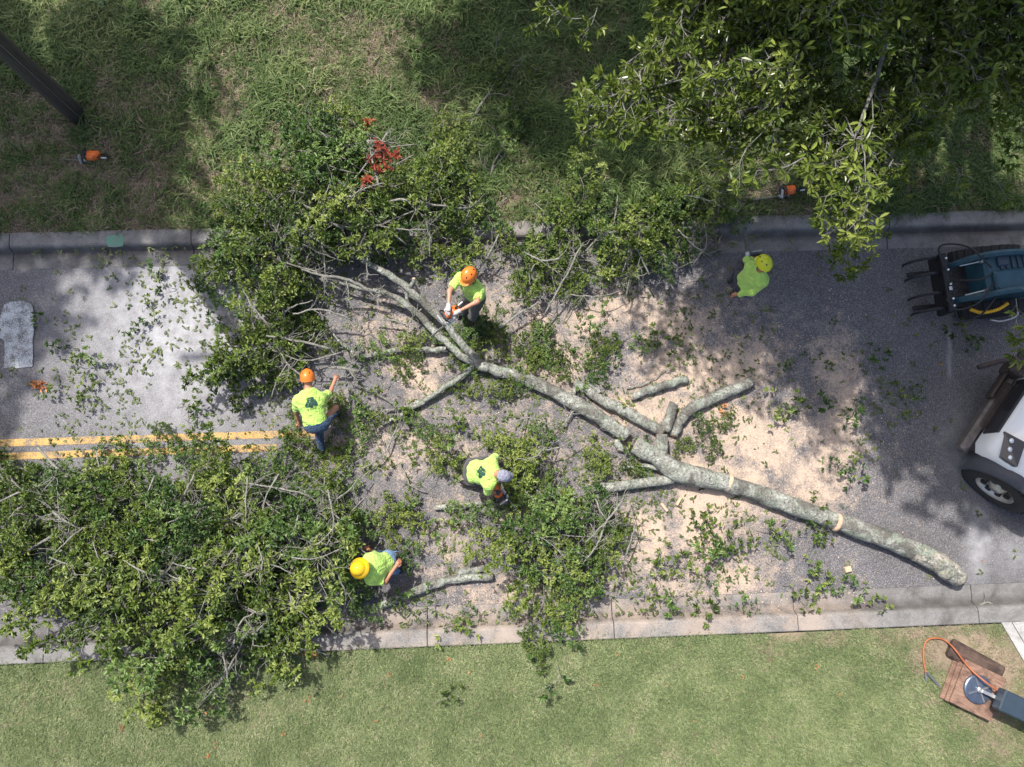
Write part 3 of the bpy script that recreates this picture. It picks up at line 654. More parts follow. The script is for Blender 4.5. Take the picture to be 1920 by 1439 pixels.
dead_cluster('dead_leaf_cluster', 580, 1217, .2, 6, .05, M_ORANGE, 'orange dead leaves at the kerb under the brush heap', .03)
dead_cluster('dead_leaf_cluster', 1357, 770, .1, 3, .04, M_ORANGE, 'few dull orange dead leaves beside the crooked sawn log', .03)

# loose leaves and twigs fallen everywhere, and wood chips
def flat_leaf(seed, m, L=.085, W=.033):
    r = np.random.default_rng(seed); V, T = [], []
    for i in range(3): V += leaf_geo(np.array([r.normal(0, .05), r.normal(0, .05), .008]), np.array([*r.normal(0, 1, 2), .05]), np.array([0, 0, 1.]), L * r.uniform(.7, 1.2), W, .15, .02); T += [r.uniform(0, 1)] * 6
    return leaf_mesh('fallen_leaf', V, T, m)
C_LIT = inst_coll('fallen_leaf', [flat_leaf(s, M_LITTER) for s in range(6)])
LIT = [(300, 650, 200, 170, .45), (900, 800, 300, 260, .8), (1100, 980, 220, 200, .8), (1280, 1030, 150, 130, .6), (650, 1000, 150, 200, .5), (1350, 760, 200, 160, .3), (600, 780, 150, 100, .8), (200, 760, 260, 60, .5), (1150, 500, 200, 160, .7), (850, 430, 250, 180, .7), (1600, 800, 180, 250, .12), (1000, 1150, 350, 60, .6), (300, 470, 180, 50, .5), (980, 220, 200, 130, .25)]
n = 30000; x = rng.uniform(-8.6, 9, n); y = rng.uniform(-2.5, 8, n); p = np.stack([x, y, np.zeros(n)], 1); px = SPX(p)
k = rng.uniform(0, 1, n) < blobs(px, LIT) * np.clip(fbm(x, y, 2.0, 5) * 2.6 - .75, 0.03, 1)
zz = np.where(y > YT_PAN, np.where(y > YT_BACK, vz(x, y) + .06, ZK + .06), np.where(y < YB_PAN, ZK + .06, roadz(y) + .006)); p[:, 2] = zz
scatter('leaf_litter', p[k], np.stack([rng.normal(0, .2, n), rng.normal(0, .2, n), rng.uniform(0, 6.28, n)], 1)[k], rng.uniform(.6, 1.15, n)[k], rng.integers(0, 6, n)[k], rng.uniform(0, 1, n)[k], C_LIT, label='loose green leaves littering the asphalt around the felled tree', cat='leaf litter')
C_ORL = inst_coll('orange_leaf', [flat_leaf(s_ + 40, M_ORANGE, .07, .035) for s_ in range(4)])
OL = [(1160, 1230), (230, 1370), (232, 1376), (390, 1415), (390, 1335), (535, 1375), (582, 1310), (412, 1395), (705, 1352), (735, 1255), (842, 1235), (880, 1260), (1215, 1225), (1243, 1283), (1120, 1280), (710, 1320), (530, 170), (1160, 280), (1530, 1240), (1450, 1245), (1390, 1270), (1700, 640), (1765, 680), (1600, 705), (1440, 680), (1850, 1050), (1000, 1180), (640, 1300), (900, 1380), (1300, 1350), (1570, 1310)]
op = np.array([P(a + random.gauss(0, 4), b_ + random.gauss(0, 4), .1) for a, b_ in OL[::1] for _ in range(1)]); on = len(op)
op[:, 2] = [float(lz(q[0], q[1])) + .05 if q[1] < YB_BACK else (float(vz(q[0], q[1])) + .08 if q[1] > YT_BACK else roadz(q[1]) + .01) for q in op]
scatter('fallen_orange_leaves', op, np.stack([rng.normal(0, .3, on), rng.normal(0, .3, on), rng.uniform(0, 6.28, on)], 1), rng.uniform(.35, .7, on), rng.integers(0, 4, on), rng.uniform(0, 1, on), C_ORL, label='scattered single orange dead leaves on lawn and road', cat='leaf litter')
def chip_mat():
    m, t, b = mat('wood_chip'); k = ramp(t, attr(t, 'tint', 'INSTANCER'), [(0, (.34, .22, .14)), (.6, (.6, .46, .34)), (1, (.74, .62, .5))]); lk(t, k, b.inputs['Base Color']); b.inputs['Roughness'].default_value = .9; return m
M_CHIP = chip_mat()
C_CHIP = inst_coll('wood_chip', [MB().box((0, 0, .004), (.03 * a, .012 * b_, .006), taper=.8).mesh('wood_chip', M_CHIP) for a, b_ in ((1, 1), (.6, 1.3), (1.5, .7))])
n = 42000; x = rng.uniform(-5, 9, n); y = rng.uniform(YB_PAN - .5, YT_PAN, n); p = np.stack([x, y, np.where(y < YB_PAN, ZK + .005, roadz(y) + .003)], 1); px = SPX(p)
k = rng.uniform(0, 1, n) < blobs(px, DUST) ** 1.5 * np.clip(fbm(x, y, 2.5, 8) * 2.4 - .7, .02, 1)
scatter('sawdust', p[k], np.stack([rng.normal(0, .3, n), rng.normal(0, .3, n), rng.uniform(0, 6.28, n)], 1)[k], rng.uniform(.4, 1.0, n)[k], rng.integers(0, 3, n)[k], rng.uniform(0, 1, n)[k], C_CHIP, label='pale fresh sawdust and small wood chips spread over the asphalt', cat='sawdust')

# ------------------------------------------------------------------ felled trunk, limbs and logs
def cutdisc(p, t, r, name='cut_face', parent=None, m=None):
    t = np.asarray(t) / np.linalg.norm(t); s = np.cross(t, [0.2, .1, 1]); s /= np.linalg.norm(s); u = np.cross(s, t); V = [p + t * .004]
    rr = np.random.default_rng(int(abs(p[0] * 1000)))
    for k, q in ((.5, .003), (.93, .002), (1.0, -.012)):
        for i in range(16):
            a = i * 2 * math.pi / 16; V.append(p + t * q + (s * math.cos(a) + u * math.sin(a)) * r * k * (1 + .03 * math.sin(3 * a)))
    F = [(0, 1 + i, 1 + (i + 1) % 16) for i in range(16)]
    for l in range(2):
        for i in range(16): F.append((1 + l * 16 + i, 17 + l * 16 + i, 17 + l * 16 + (i + 1) % 16, 1 + l * 16 + (i + 1) % 16))
    o = ob(name, mesh(name, V, F, m or M_WOOD, True), parent); o.data.update(); return o
def wpath(pts, dz=0.0):
    """pts: (px, py, radius px[, height of the underside]) -> world centreline and radii"""
    W, R = [], []
    for q in pts:
        r = q[2] / 148.0; z = r + (q[3] if len(q) > 3 else 0.02) + dz; c = P(q[0], q[1], z)
        g = roadz(c[1]) if YB_PAN < c[1] < YT_PAN else ZK
        c = P(q[0], q[1], z + g); W.append(c); R.append(r)
    return np.array(W), np.array(R)
def logtube(pts, n=14, res=8, rough=.07, seed=0):
    W, R = wpath(pts); k = max(3, (len(W) - 1) * res); p = spline(W, k); rr = np.interp(np.linspace(0, 1, k), np.linspace(0, 1, len(R)), R)
    p = p + np.stack([np.zeros(k), np.zeros(k), np.zeros(k)], 1)
    q = np.random.default_rng(seed + 700)
    for i in range(max(1, k // 5)):
        rr = rr * (1 + q.uniform(.02, .09) * np.exp(-((np.arange(k) - q.uniform(1, k - 1)) / 1.6) ** 2))
    w5 = q.normal(0, 1, (k, 3)); w5 = np.stack([np.convolve(w5[:, c5], [.25, .5, .25], 'same') for c5 in range(3)], 1); p[1:-1] += .012 * w5[1:-1]; v, f = tube(p, rr, n, True, rough, seed); return v, f, p, rr
def log(name, pts, label, cat='log', parent=None, cuts=(1, 1), group=None, seed=0, m=None, n=14, rough=.17):
    v, f, p, rr = logtube(pts, n, 8, rough, seed)
    o = ob(name, mesh(name, v, f, m or M_BARK, True), parent, label, cat, group)
    if cuts[0]: cutdisc(p[0], p[0] - p[1], rr[0] * .96, parent=o)
    if cuts[1]: cutdisc(p[-1], p[-1] - p[-2], rr[-1] * .96, parent=o)
    return o
tr = log('felled_trunk', [(1796, 1084, 20), (1775, 1068, 24), (1740, 1045, 24), (1660, 1011, 22), (1570, 979, 21), (1480, 946, 20), (1400, 917, 20), (1330, 900, 22), (1270, 884, 26), (1232, 858, 22), (1190, 834, 19)], 'long pale lichen covered trunk, its butt near the lower kerb', 'trunk', seed=1, n=20)
v, f, p_, r_b = logtube([(1799, 1086, 20.5), (1776, 1069, 24.4), (1745, 1048, 24.6), (1715, 1034, 23.4)], 20, 8, .12, 91)
ob('stripped_butt', mesh('stripped_butt', v, f, bark_material('stripped_bark', (0.30, 0.27, 0.22), (0.50, 0.46, 0.39), (0.62, 0.59, 0.52), 5), True), tr)
# saw kerfs round the trunk
for a, b_ in ((1569, 980), (1366, 906)):
    W, R = wpath([(a - 14, b_ - 5, 21.4), (a, b_, 21.4), (a + 14, b_ + 5, 21.4)]); d = (W[2] - W[0]) / np.linalg.norm(W[2] - W[0])
    pr = spline([W[1] - d * .035, W[1], W[1] + d * .035], 4); v, f = tube(pr, [.150, .156, .156, .149], 18, True, .03, 4)
    ob('saw_kerf', mesh('saw_kerf', v, f, M_WOOD, True), tr)
log('limb_stub', [(1246, 882, 14, .10), (1243, 850, 14, .11), (1241, 815, 14, .10)], None, None, tr, (0, 1), seed=2)
lo = log('limb_stub', [(1262, 898, 13, .05), (1205, 906, 12, .04), (1150, 914, 12, .03), (1100, 919, 10, .02)], None, None, tr, (0, 0), seed=3)
log('limb_stub', [(1135, 918, 7, .03), (1116, 936, 5, .02)], None, None, tr, (0, 1), seed=33)
log('limb_stub', [(1240, 880, 6, .1), (1205, 873, 5, .08), (1165, 878, 4, .04)], None, None, tr, (0, 1), seed=34)
log('sawn_limb', [(1176, 819, 16, .03), (1140, 794, 17, .03), (1100, 769, 17), (1040, 735, 16), (985, 710, 15), (940, 698, 14, .05)], 'straight sawn limb running on from the end of the felled trunk', 'limb', cuts=(1, 0), seed=4, n=16)
fk = ob('forked_limb', None, None, 'big grey forked limb spreading towards the orange helmet workers', 'limb')
FK = [(942, 700, 13, .06), (918, 690, 13, .08), (900, 684, 14, .1)]
log('fork_base', FK, None, None, fk, (0, 0), seed=5)
log('fork_arm', [(905, 688, 10, .1), (870, 650, 9, .2), (835, 607, 9, .3), (800, 574, 9, .38), (755, 533, 8.5, .45), (722, 510, 8, .5), (690, 494, 6, .55), (668, 484, 4, .55)], None, None, fk, (0, 0), seed=6)
log('fork_arm', [(903, 688, 10, .1), (860, 664, 9, .12), (822, 628, 8, .18), (785, 590, 7.5, .22), (748, 562, 7, .28), (712, 548, 6, .3), (688, 543, 5, .3), (655, 536, 4, .3), (620, 525, 3, .3)], None, None, fk, (0, 0), seed=7)
log('fork_arm', [(905, 690, 9, .1), (885, 691, 8, .1), (850, 716, 7, .12), (800, 750, 6, .08), (755, 777, 5, .05), (716, 797, 3, .05)], None, None, fk, (0, 0), seed=8)
log('side_branch', [(836, 655, 6, .1), (790, 656, 6, .12), (740, 659, 6, .1), (690, 667, 6, .08), (660, 668, 5, .08)], None, None, fk, (0, 1), seed=9)
log('side_branch', [(664, 664, 4, .1), (640, 645, 3, .12), (622, 620, 2, .14)], None, None, fk, (0, 0), seed=10)
log('side_branch', [(790, 752, 4, .08), (750, 766, 3, .06), (722, 772, 2, .06)], None, None, fk, (0, 0), seed=11)
log('side_branch', [(768, 545, 5, .45), (776, 522, 4, .6)], None, None, fk, (0, 1), seed=12)
log('side_branch', [(760, 540, 5, .4), (764, 565, 4, .3), (768, 580, 3, .28)], None, None, fk, (0, 0), seed=13)
log('sawn_log', [(1243, 812, 12, .02), (1210, 792, 13), (1165, 768, 14), (1120, 745, 12), (1078, 718, 9)], 'long grey sawn limb lying just above the felled trunk', 'log', seed=14)
log('sawn_log', [(1246, 808, 13, .02), (1254, 785, 13), (1264, 757, 12)], 'short stubby log standing off between two longer logs', 'log', seed=15)
log('sawn_log', [(1264, 818, 10), (1276, 790, 12), (1294, 768, 14), (1340, 744, 14), (1380, 728, 14), (1412, 714, 13)], 'crooked sawn log with its bright cut end out on the sawdust', 'log', seed=16)
log('sawn_log', [(1184, 746, 8), (1210, 735, 10), (1250, 722, 10), (1290, 711, 9)], 'short log lying loose on sawdust above the long grey limb', 'log', seed=17)
log('sawn_log', [(1122, 738, 9, .04), (1110, 720, 8, .05), (1098, 703, 6, .07)], 'stub of log leaning off the long grey limb', 'log', seed=18)
log('sawn_log', [(1158, 826, 9), (1163, 846, 9)], 'short round of wood, cut end showing, below the trunk', 'log', seed=19)
log('sawn_log', [(712, 1137, 9), (770, 1112, 10), (830, 1091, 10), (875, 1084, 10), (924, 1082, 9)], 'long bent log lying along the lower gutter', 'log', seed=20)
log('sawn_log', [(855, 1074, 8), (880, 1069, 9), (908, 1066, 8)], 'short log resting against the long bent gutter log', 'log', seed=21)
log('sawn_log', [(976, 1097, 9), (1000, 1101, 9)], 'chunk of log half buried in leaves by the lower gutter', 'log', seed=22)
log('sawn_log', [(952, 1059, 6), (985, 1064, 6)], 'thin log lying in leaves above the half buried chunk', 'log', seed=23)
log('sawn_log', [(815, 952, 6), (850, 951, 6), (880, 948, 6), (906, 944, 5)], 'thin pale log below the worker in the grey cap', 'log', seed=24)
log('sawn_log', [(865, 968, 3), (895, 953, 4), (910, 940, 4)], 'thin prop branch crossing the pale log below the grey cap worker', 'branch', seed=25)
log('sawn_log', [(1075, 742, 6, .02), (1080, 715, 6, .03)], 'small stub leaning on the straight sawn limb', 'log', seed=26)
# wood blocks on the asphalt
for px_, py_, a, lb in ((1590, 1068, .2, 'small square block of fresh wood near the lower gutter'), (1272, 940, 1.0, 'split wedge of fresh wood below the trunk'), (1245, 952, 2.2, 'small pale offcut below the trunk stub')):
    c = P(px_, py_, .04); o = ob('wood_offcut', MB().box((0, 0, .03), (.12 if a < .5 else .18, .10 if a < .5 else .05, .06), bev=.008, taper=.9).mesh('wood_offcut', M_WOOD), None, lb, 'wood block', loc=(c[0], c[1], roadz(c[1]) + .004), rot=(0, 0, a))

# bare branching twigs
def bare_geo(pts, n0, seed, nt=6, tl=.35, z=None, sub=3):
    r = np.random.default_rng(seed); W, R = wpath(pts); k = max(6, (len(W) - 1) * 6); p = spline(W, k) + r.normal(0, .006, (k, 3)); rr = np.interp(np.linspace(0, 1, k), np.linspace(0, 1, len(R)), R)
    sv, sf = [], []
    def add(q, rd, n):
        v, f = tube(q, rd, n); b = len(sv); sv.extend(v); sf.extend([tuple(i + b for i in x) for x in f])
    add(p, rr, n0); T, N, B = frames(p)
    def twig(b, d, L, rd, lev):
        pts = [b]; dd = d.copy()
        for j in range(4): dd = dd + r.normal(0, .28, 3) * [1, 1, .5]; dd /= np.linalg.norm(dd); pts.append(pts[-1] + dd * L / 4)
        pts = np.array(pts); add(pts, np.linspace(rd, rd * .4, 5), 4)
        if lev > 0:
            for j in range(sub):
                i = int(r.integers(1, 5)); d2 = dd + r.normal(0, .8, 3) * [1, 1, .5]; d2 /= np.linalg.norm(d2); twig(pts[i], d2, L * r.uniform(.35, .7), rd * .6, lev - 1)
    for i in range(nt):
        u = r.uniform(.2, 1); j = min(int(u * k), k - 1); d = T[j] + B[j] * r.choice([-1, 1]) * r.uniform(.4, 1.2) + np.array([0, 0, r.uniform(0, .5)]); d /= np.linalg.norm(d)
        twig(p[j], d, tl * r.uniform(.6, 1.3), max(.004, rr[j] * .5), 1)
    return sv, sf
def bare(pts, seed, label, group=None, nt=6, tl=.35, m=None):
    sv, sf = bare_geo(pts, 7, seed, nt, tl); return ob('bare_branch', mesh('bare_branch', sv, sf, m or M_TWIG, True), None, label, 'branch', group)
bare([(937, 616, 3.2, .25), (972, 589, 2.8, .3), (1000, 573, 2.2, .35), (1022, 552, 1.5, .4)], 1, 'bare pale forking branch right of the reaching orange helmet worker', nt=9, tl=.3)
bare([(70, 838, 3, .35), (110, 882, 3, .5), (140, 905, 2, .55), (155, 918, 1.5, .6)], 2, 'bare pale branch poking out of the heap onto the yellow lines', nt=5)
BB = 'bare grey branch showing on top of the largest brush heap'; GB = 'bare branches on the brush heap'
for i, q in enumerate([[(275, 1052, 5, .9), (283, 1085, 5, .85), (300, 1120, 4, .7), (318, 1150, 3, .5)], [(284, 1062, 4, 1.0), (345, 1060, 4, 1.0), (420, 1082, 3, .95), (462, 1064, 2, 1.0)], [(322, 1180, 3, .7), (400, 1187, 4, .7), (470, 1168, 4, .75)], [(562, 1143, 4, .6), (610, 1112, 5, .75)],
                       [(265, 1240, 3, .25), (268, 1225, 3, .3), (250, 1232, 2, .3)], [(370, 1330, 1.5, .15), (420, 1265, 2.5, .35), (485, 1205, 3, .5)], [(40, 1040, 2, .7), (90, 1010, 3, .85), (130, 1000, 4, .9)], [(120, 1060, 3, .8), (150, 1025, 4, .9)],
                       [(180, 930, 2, .8), (250, 960, 2.5, .9), (330, 955, 2, .95)], [(400, 1010, 2, 1.0), (440, 970, 2.5, 1.0), (470, 960, 2, 1.0)], [(500, 1100, 2, .9), (540, 1080, 2.5, .95), (560, 1040, 2, 1.0)], [(70, 1140, 2, .3), (130, 1135, 3, .45), (145, 1150, 2, .4)], [(360, 1210, 2, .5), (400, 1260, 2.5, .35), (440, 1300, 1.5, .2)],
                       [(420, 900, 2, .7), (520, 915, 2, .75), (580, 930, 1.5, .8)], [(0, 940, 2, .8), (60, 920, 3, .85), (120, 960, 2, .9)], [(210, 1100, 3, .7), (260, 1120, 2, .8), (310, 1090, 2, .85)]]):
    bare(q, 20 + i, BB, GB, nt=6, tl=.4)
BA = 'bare grey branch showing among the leaves of the felled crown'; GA = 'bare branches in the felled crown'
for i, q in enumerate([[(565, 506, 2, .8), (600, 515, 3, .8), (650, 525, 4, .7), (700, 548, 4, .5)], [(712, 382, 3, .9), (760, 375, 3, 1.0), (820, 385, 2.5, .9), (880, 392, 2, .7)], [(640, 370, 2, 1.0), (665, 420, 3, .95), (690, 480, 4, .8)], [(690, 262, 2, .9), (700, 310, 2.5, .95), (712, 350, 3, .95)],
                       [(500, 630, 2, .7), (560, 640, 3, .6), (620, 655, 3.5, .4)], [(510, 420, 1.5, .9), (530, 450, 2, .95), (560, 470, 2.5, .9)], [(780, 452, 5, .3), (820, 466, 6, .3)], [(560, 380, 2, .9), (600, 400, 2.5, .95), (640, 430, 3, .9)], [(600, 690, 3, .3), (640, 690, 4, .3), (668, 698, 5, .2)], [(550, 590, 2, .6), (600, 580, 2.5, .6), (660, 600, 2.5, .4)]]):
    bare(q, 50 + i, BA, GA, nt=6, tl=.35)
BG = 'thin bare branch lying on the rough verge grass'; GG = 'bare branches on the verge'
for i, q in enumerate([[(890, 215, 3, .3), (930, 150, 2.5, .25), (936, 110, 2, .2)], [(918, 340, 3, .15), (925, 310, 3, .25), (946, 265, 2.5, .3), (944, 235, 2, .3)], [(1050, 100, 2, .12), (1000, 130, 2, .15), (970, 150, 1.5, .2)], [(860, 145, 1.2, .2), (900, 130, 1.6, .2), (940, 118, 2, .2)]]):
    bare(q, 80 + i, BG, GG, nt=6, tl=.4)
BD = 'thin bare branch among the leaves over the upper kerb'; GD = 'bare branches over the upper kerb'
for i, q in enumerate([[(1020, 590, 2, .3), (1060, 520, 2.5, .5), (1090, 460, 2, .6)], [(900, 500, 2, .3), (915, 480, 2.5, .4), (935, 440, 2, .5)], [(1100, 470, 2, .5), (1130, 440, 2, .55), (1180, 430, 2, .5)], [(1270, 430, 1.5, .5), (1300, 460, 2, .45), (1330, 480, 1.5, .3)]]):
    bare(q, 90 + i, BD, GD, nt=5, tl=.35)
BS = 'thin dry twig lying on the sawdust around the trunk'; GS = 'twigs on the sawdust'
for i, q in enumerate([[(930, 990, 2), (925, 960, 2, .1), (935, 930, 2, .15)], [(650, 1010, 2, .3), (640, 975, 2, .35)], [(1055, 800, 2, .1), (1075, 770, 2.5, .12)], [(750, 870, 2, .05), (770, 910, 2, .05), (800, 925, 1.5, .05)], [(700, 600, 2, .2), (735, 600, 2.5, .25), (760, 610, 2, .2)], [(1040, 960, 2, .4), (1010, 1000, 2, .4), (1000, 1030, 2, .4)], [(680, 880, 2, .2), (720, 850, 2.5, .15), (745, 800, 2, .1)], [(1175, 730, 1.5, .03), (1220, 715, 1.5, .05), (1250, 690, 1.5, .05)], [(1100, 1080, 2, .3), (1060, 1040, 2, .4)], [(660, 720, 2, .1), (700, 735, 2, .1), (740, 760, 1.5, .08)], [(1830, 1140, 2), (1850, 1130, 2, .02), (1880, 1140, 1.5, .02)], [(760, 640, 2, .1), (770, 600, 2, .25), (790, 580, 2, .3)]]):
    bare(q, 110 + i, BS, GS, nt=5, tl=.3)

# more bare sticks lying across the heaps
rq = np.random.default_rng(5)
for poly, n_, h_, lb_, gp_ in ((B, 46, 1.0, BB, GB), (A, 24, .9, BA, GA), (Cp, 8, .5, 'thin bare branch in the thicket beside the grey cap worker', 'bare branches in the thicket'), (D, 10, .55, BD, GD)):
    k_ = 0; lo_, hi_ = np.array(poly).min(0), np.array(poly).max(0)
    while k_ < n_:
        c_ = rq.uniform(lo_, hi_, (1, 2))
        if not inpoly(c_, poly)[0]: continue
        e_ = float(edgedist(c_, poly)[0]); hh = h_ * min(1, e_ / 110) ** .6 * rq.uniform(.9, 1.1) + .30; a_ = rq.uniform(0, 6.28); L_ = rq.uniform(22, 62); c_ = c_[0]; d_ = np.array([math.cos(a_), math.sin(a_)]) * L_; n2 = np.array([-d_[1], d_[0]]) * rq.normal(0, .22); rd_ = rq.uniform(1.2, 3.0)
        bare([(*(c_ - d_), rd_ * .5, hh), (*(c_ + n2), rd_ * .8, hh + .05), (*(c_ + d_), rd_, max(.05, hh - .06))], 300 + k_ + n_ * 7, lb_, gp_, nt=6, tl=.3); k_ += 1
# ------------------------------------------------------------------ utility pole
c = P(146, 217, .15); gz = float(vz(c[0], c[1]))
up = ob('utility_pole', None, None, 'tall dark timber utility pole rising from the rough verge', 'pole', loc=(c[0], c[1], gz - .05))
def pole_mat():
    m, t, b = mat('creosote_pole'); o = objc(t); mp = nd(t, 'ShaderNodeMapping'); mp.inputs['Scale'].default_value = (14, 14, .6); lk(t, o, mp.inputs[0])
    k = ramp(t, noise(t, 3, 6, .7, mp.outputs[0]), [(.3, (.035, .03, .027)), (.6, (.085, .072, .06)), (.8, (.15, .13, .11))]); lk(t, k, b.inputs['Base Color']); b.inputs['Roughness'].default_value = .9
    bump(t, b, noise(t, 6, 5, .6, mp.outputs[0]), .6, .01); return m
v, f = tube(np.array([[0, 0, z] for z in np.linspace(0, 9.5, 14)]), np.linspace(.165, .125, 14), 18, True, .03, 3)
ob('shaft', mesh('shaft', v, f, pole_mat(), True), up)
ob('cross_arm', MB().box((0, 0, 9.0), (2.4, .1, .12), bev=.01).mesh('cross_arm', M_TRUNK), up)
M_GALV = simple('galvanised', (.4, .41, .42), .4, .8)
ob('ground_wire', MB().tube([(.12, -.12, 0), (.118, -.118, 5), (.1, -.1, 9)], .006, 5).mesh('ground_wire', M_GALV), up)
for x in (-1.0, 1.0, .45): ob('insulator', MB().lathe([(.02, 9.06), (.05, 9.08), (.03, 9.12), (.05, 9.15), (.02, 9.2)], (x, 0, 0), 12).mesh('insulator', simple('porcelain', (.3, .2, .15), .2)), up)
# painted valve cover on the verge
c = P(186, 3, .2); M_TEALM = simple('teal_cover', (.12, .42, .34), .5, .1, .3, 20)
ob('valve_cover', MB().lathe([(.0001, .03), (.09, .03), (.1, .02), (.115, .022), (.12, -.05)][::-1], (0, 0, 0), 24).mesh('valve_cover', M_TEALM), None, 'round teal painted valve cover in the rough grass', 'cover', loc=(c[0], c[1], float(vz(c[0], c[1])) + .03))

# ------------------------------------------------------------------ standing trees
def twig_variant(seed, L=.108, W=.034, n=8):
    r = np.random.default_rng(seed); V, T = [], []; sv, sf = [], []
    m_ = spline([[0, 0, 0], [.22, r.normal(0, .04), .05], [.45, r.normal(0, .08), .04]], 6); v, f = tube(m_, np.linspace(.007, .003, 6), 4); sv += v; sf += f
    for i in range(n):
        u = .2 + .8 * i / (n - 1); k = min(int(u * 5), 4); b = m_[k] + (m_[k + 1] - m_[k]) * (u * 5 - k)
        d = np.array([r.uniform(.3, 1), r.normal(0, .8), r.uniform(-.2, .6)]); d /= np.linalg.norm(d); e = b + d * r.uniform(.06, .2)
        v, f = tube([b, e], [.004, .002], 3); q = len(sv); sv += v; sf += [tuple(j + q for j in x) for x in f]
        whorl(r, V, T, e, d, int(r.integers(5, 9)), L, W, r.uniform(.2, .8), (.7, 1.4))
    F = [(a[0] + i * 6, a[1] + i * 6, a[2] + i * 6, a[3] + i * 6) for i in range(len(V) // 6) for a in LEAF_F]; k = len(V)
    me = mesh('oak_twig', [tuple(x) for x in V] + sv, F + [tuple(j + k for j in x) for x in sf], [M_OAK, M_TWIG])
    me.polygons.foreach_set('material_index', np.array([0] * len(F) + [1] * len(sf), np.int32)); fattr(me, 'tint', T + [0] * len(sv)); return me
C_OAK = inst_coll('oak_twig', [twig_variant(500 + s) for s in range(8)])
C_SMALL = inst_coll('shade_twig', [twig_variant(520 + s, .12, .05, 7) for s in range(4)])
def limb_mesh(name, base, tips, r0, seed, m):
    """limbs from a point on the trunk out to each tip, with kinks"""
    r = np.random.default_rng(seed); sv, sf = [], []
    for tip, rt in tips:
        a = np.array(base, float); b = np.array(tip, float); L = np.linalg.norm(b - a)
        pts = [a] + [a + (b - a) * u + r.normal(0, .06 * L, 3) * [1, 1, .5] * math.sin(math.pi * u) for u in (.3, .6, .82)] + [b]
        p = spline(pts, 18); v, f = tube(p, np.linspace(r0, rt, 18), 8, True, .06, seed); k = len(sv); sv += v; sf += [tuple(i + k for i in q) for q in f]
    return mesh(name, sv, sf, m, True)

# the oak overhanging the verge and the road
OAK = [(1120, 210), (1150, 170), (1160, 110), (1240, 70), (1290, 0), (1280, -160), (2100, -160), (2100, 250), (1900, 200), (1830, 130), (1760, 170), (1700, 260), (1680, 310), (1640, 370), (1605, 430), (1580, 370), (1560, 320), (1450, 300), (1360, 260), (1300, 210), (1200, 220)]
GAPS = [(1460, 350, 110, 75, 1.2), (1600, 400, 60, 60, .35), (1840, 180, 70, 70, .8), (1460, 60, 40, 25, .5), (1640, 150, 45, 40, .6), (1560, 130, 30, 30, .4), (1750, 60, 60, 40, .5), (1330, 40, 40, 30, .5)]
r = np.random.default_rng(31); c = r.uniform([1100, -160], [2100, 470], (2600, 2)); c = c[inpoly(c, OAK)]
ed = edgedist(c, OAK); g = blobs(c, GAPS); cl = fbm(c[:, 0], c[:, 1], .011, 3, 3)
c = c[(r.uniform(0, 1, len(c)) > g) & (r.uniform(0, 1, len(c)) < np.clip(cl * 3.0 - .85, .12, 1))]
hz = 3.4 + 1.6 * fbm(c[:, 0], c[:, 1], .006, 8, 3) + r.normal(0, .35, len(c)) + np.clip((250 - c[:, 1]) / 500, 0, 1) * 1.2
TW = np.array([P(a, b_, h) for (a, b_), h in zip(c, hz)])
extra = [(1700, 300, 3.4), (1620, 440, 3.1), (1600, 455, 3.0), (1560, 455, 3.0), (1630, 400, 3.2), (1600, 360, 3.3), (1660, 250, 3.5), (1475, 250, 3.4), (1345, 300, 3.2), (1140, 225, 3.2), (1170, 240, 3.3), (1050, 20, 3.6), (1120, 15, 3.6), (1090, 35, 3.5), (1905, 560, 3.4), (1905, 600, 3.2), (1895, 630, 3.1), (1915, 540, 3.5), (1900, 210, 3.8), (1915, 240, 3.7), (1780, 300, 3.3), (1860, 330, 3.1)]
TW = np.vstack([TW, [P(*q) for q in extra]])
TRK = np.array([7.6, 10.2, 0.0]); base = TRK + [-.3, -.5, 4.2]
oak = ob('oak_tree', None, None, 'standing broadleaf tree with large glossy leaves overhanging the verge and road', 'tree', loc=(TRK[0], TRK[1], float(vz(TRK[0], TRK[1]))))
z0 = oak.location.z
v, f = tube(spline([[0, 0, -.1], [-.05, -.1, 1.5], [-.15, -.25, 3], [-.3, -.5, 4.3 - z0], [-.2, -.3, 6.5], [0, 0, 8.5]], 24), np.interp(np.linspace(0, 1, 24), [0, .06, .5, 1], [.5, .36, .26, .06]), 16, True, .08, 5)
ob('trunk', mesh('trunk', v, f, M_TRUNK, True), oak)
off = np.array([TRK[0], TRK[1], z0])
tips = []
for i in range(26):
    j = int(r.integers(0, len(TW))); tips.append((TW[j] - off, .012))
for i_, tp1 in enumerate(tips): ob('limb', limb_mesh('limb', base - off, [tp1], .09, 6 + i_, M_TWIG), oak)
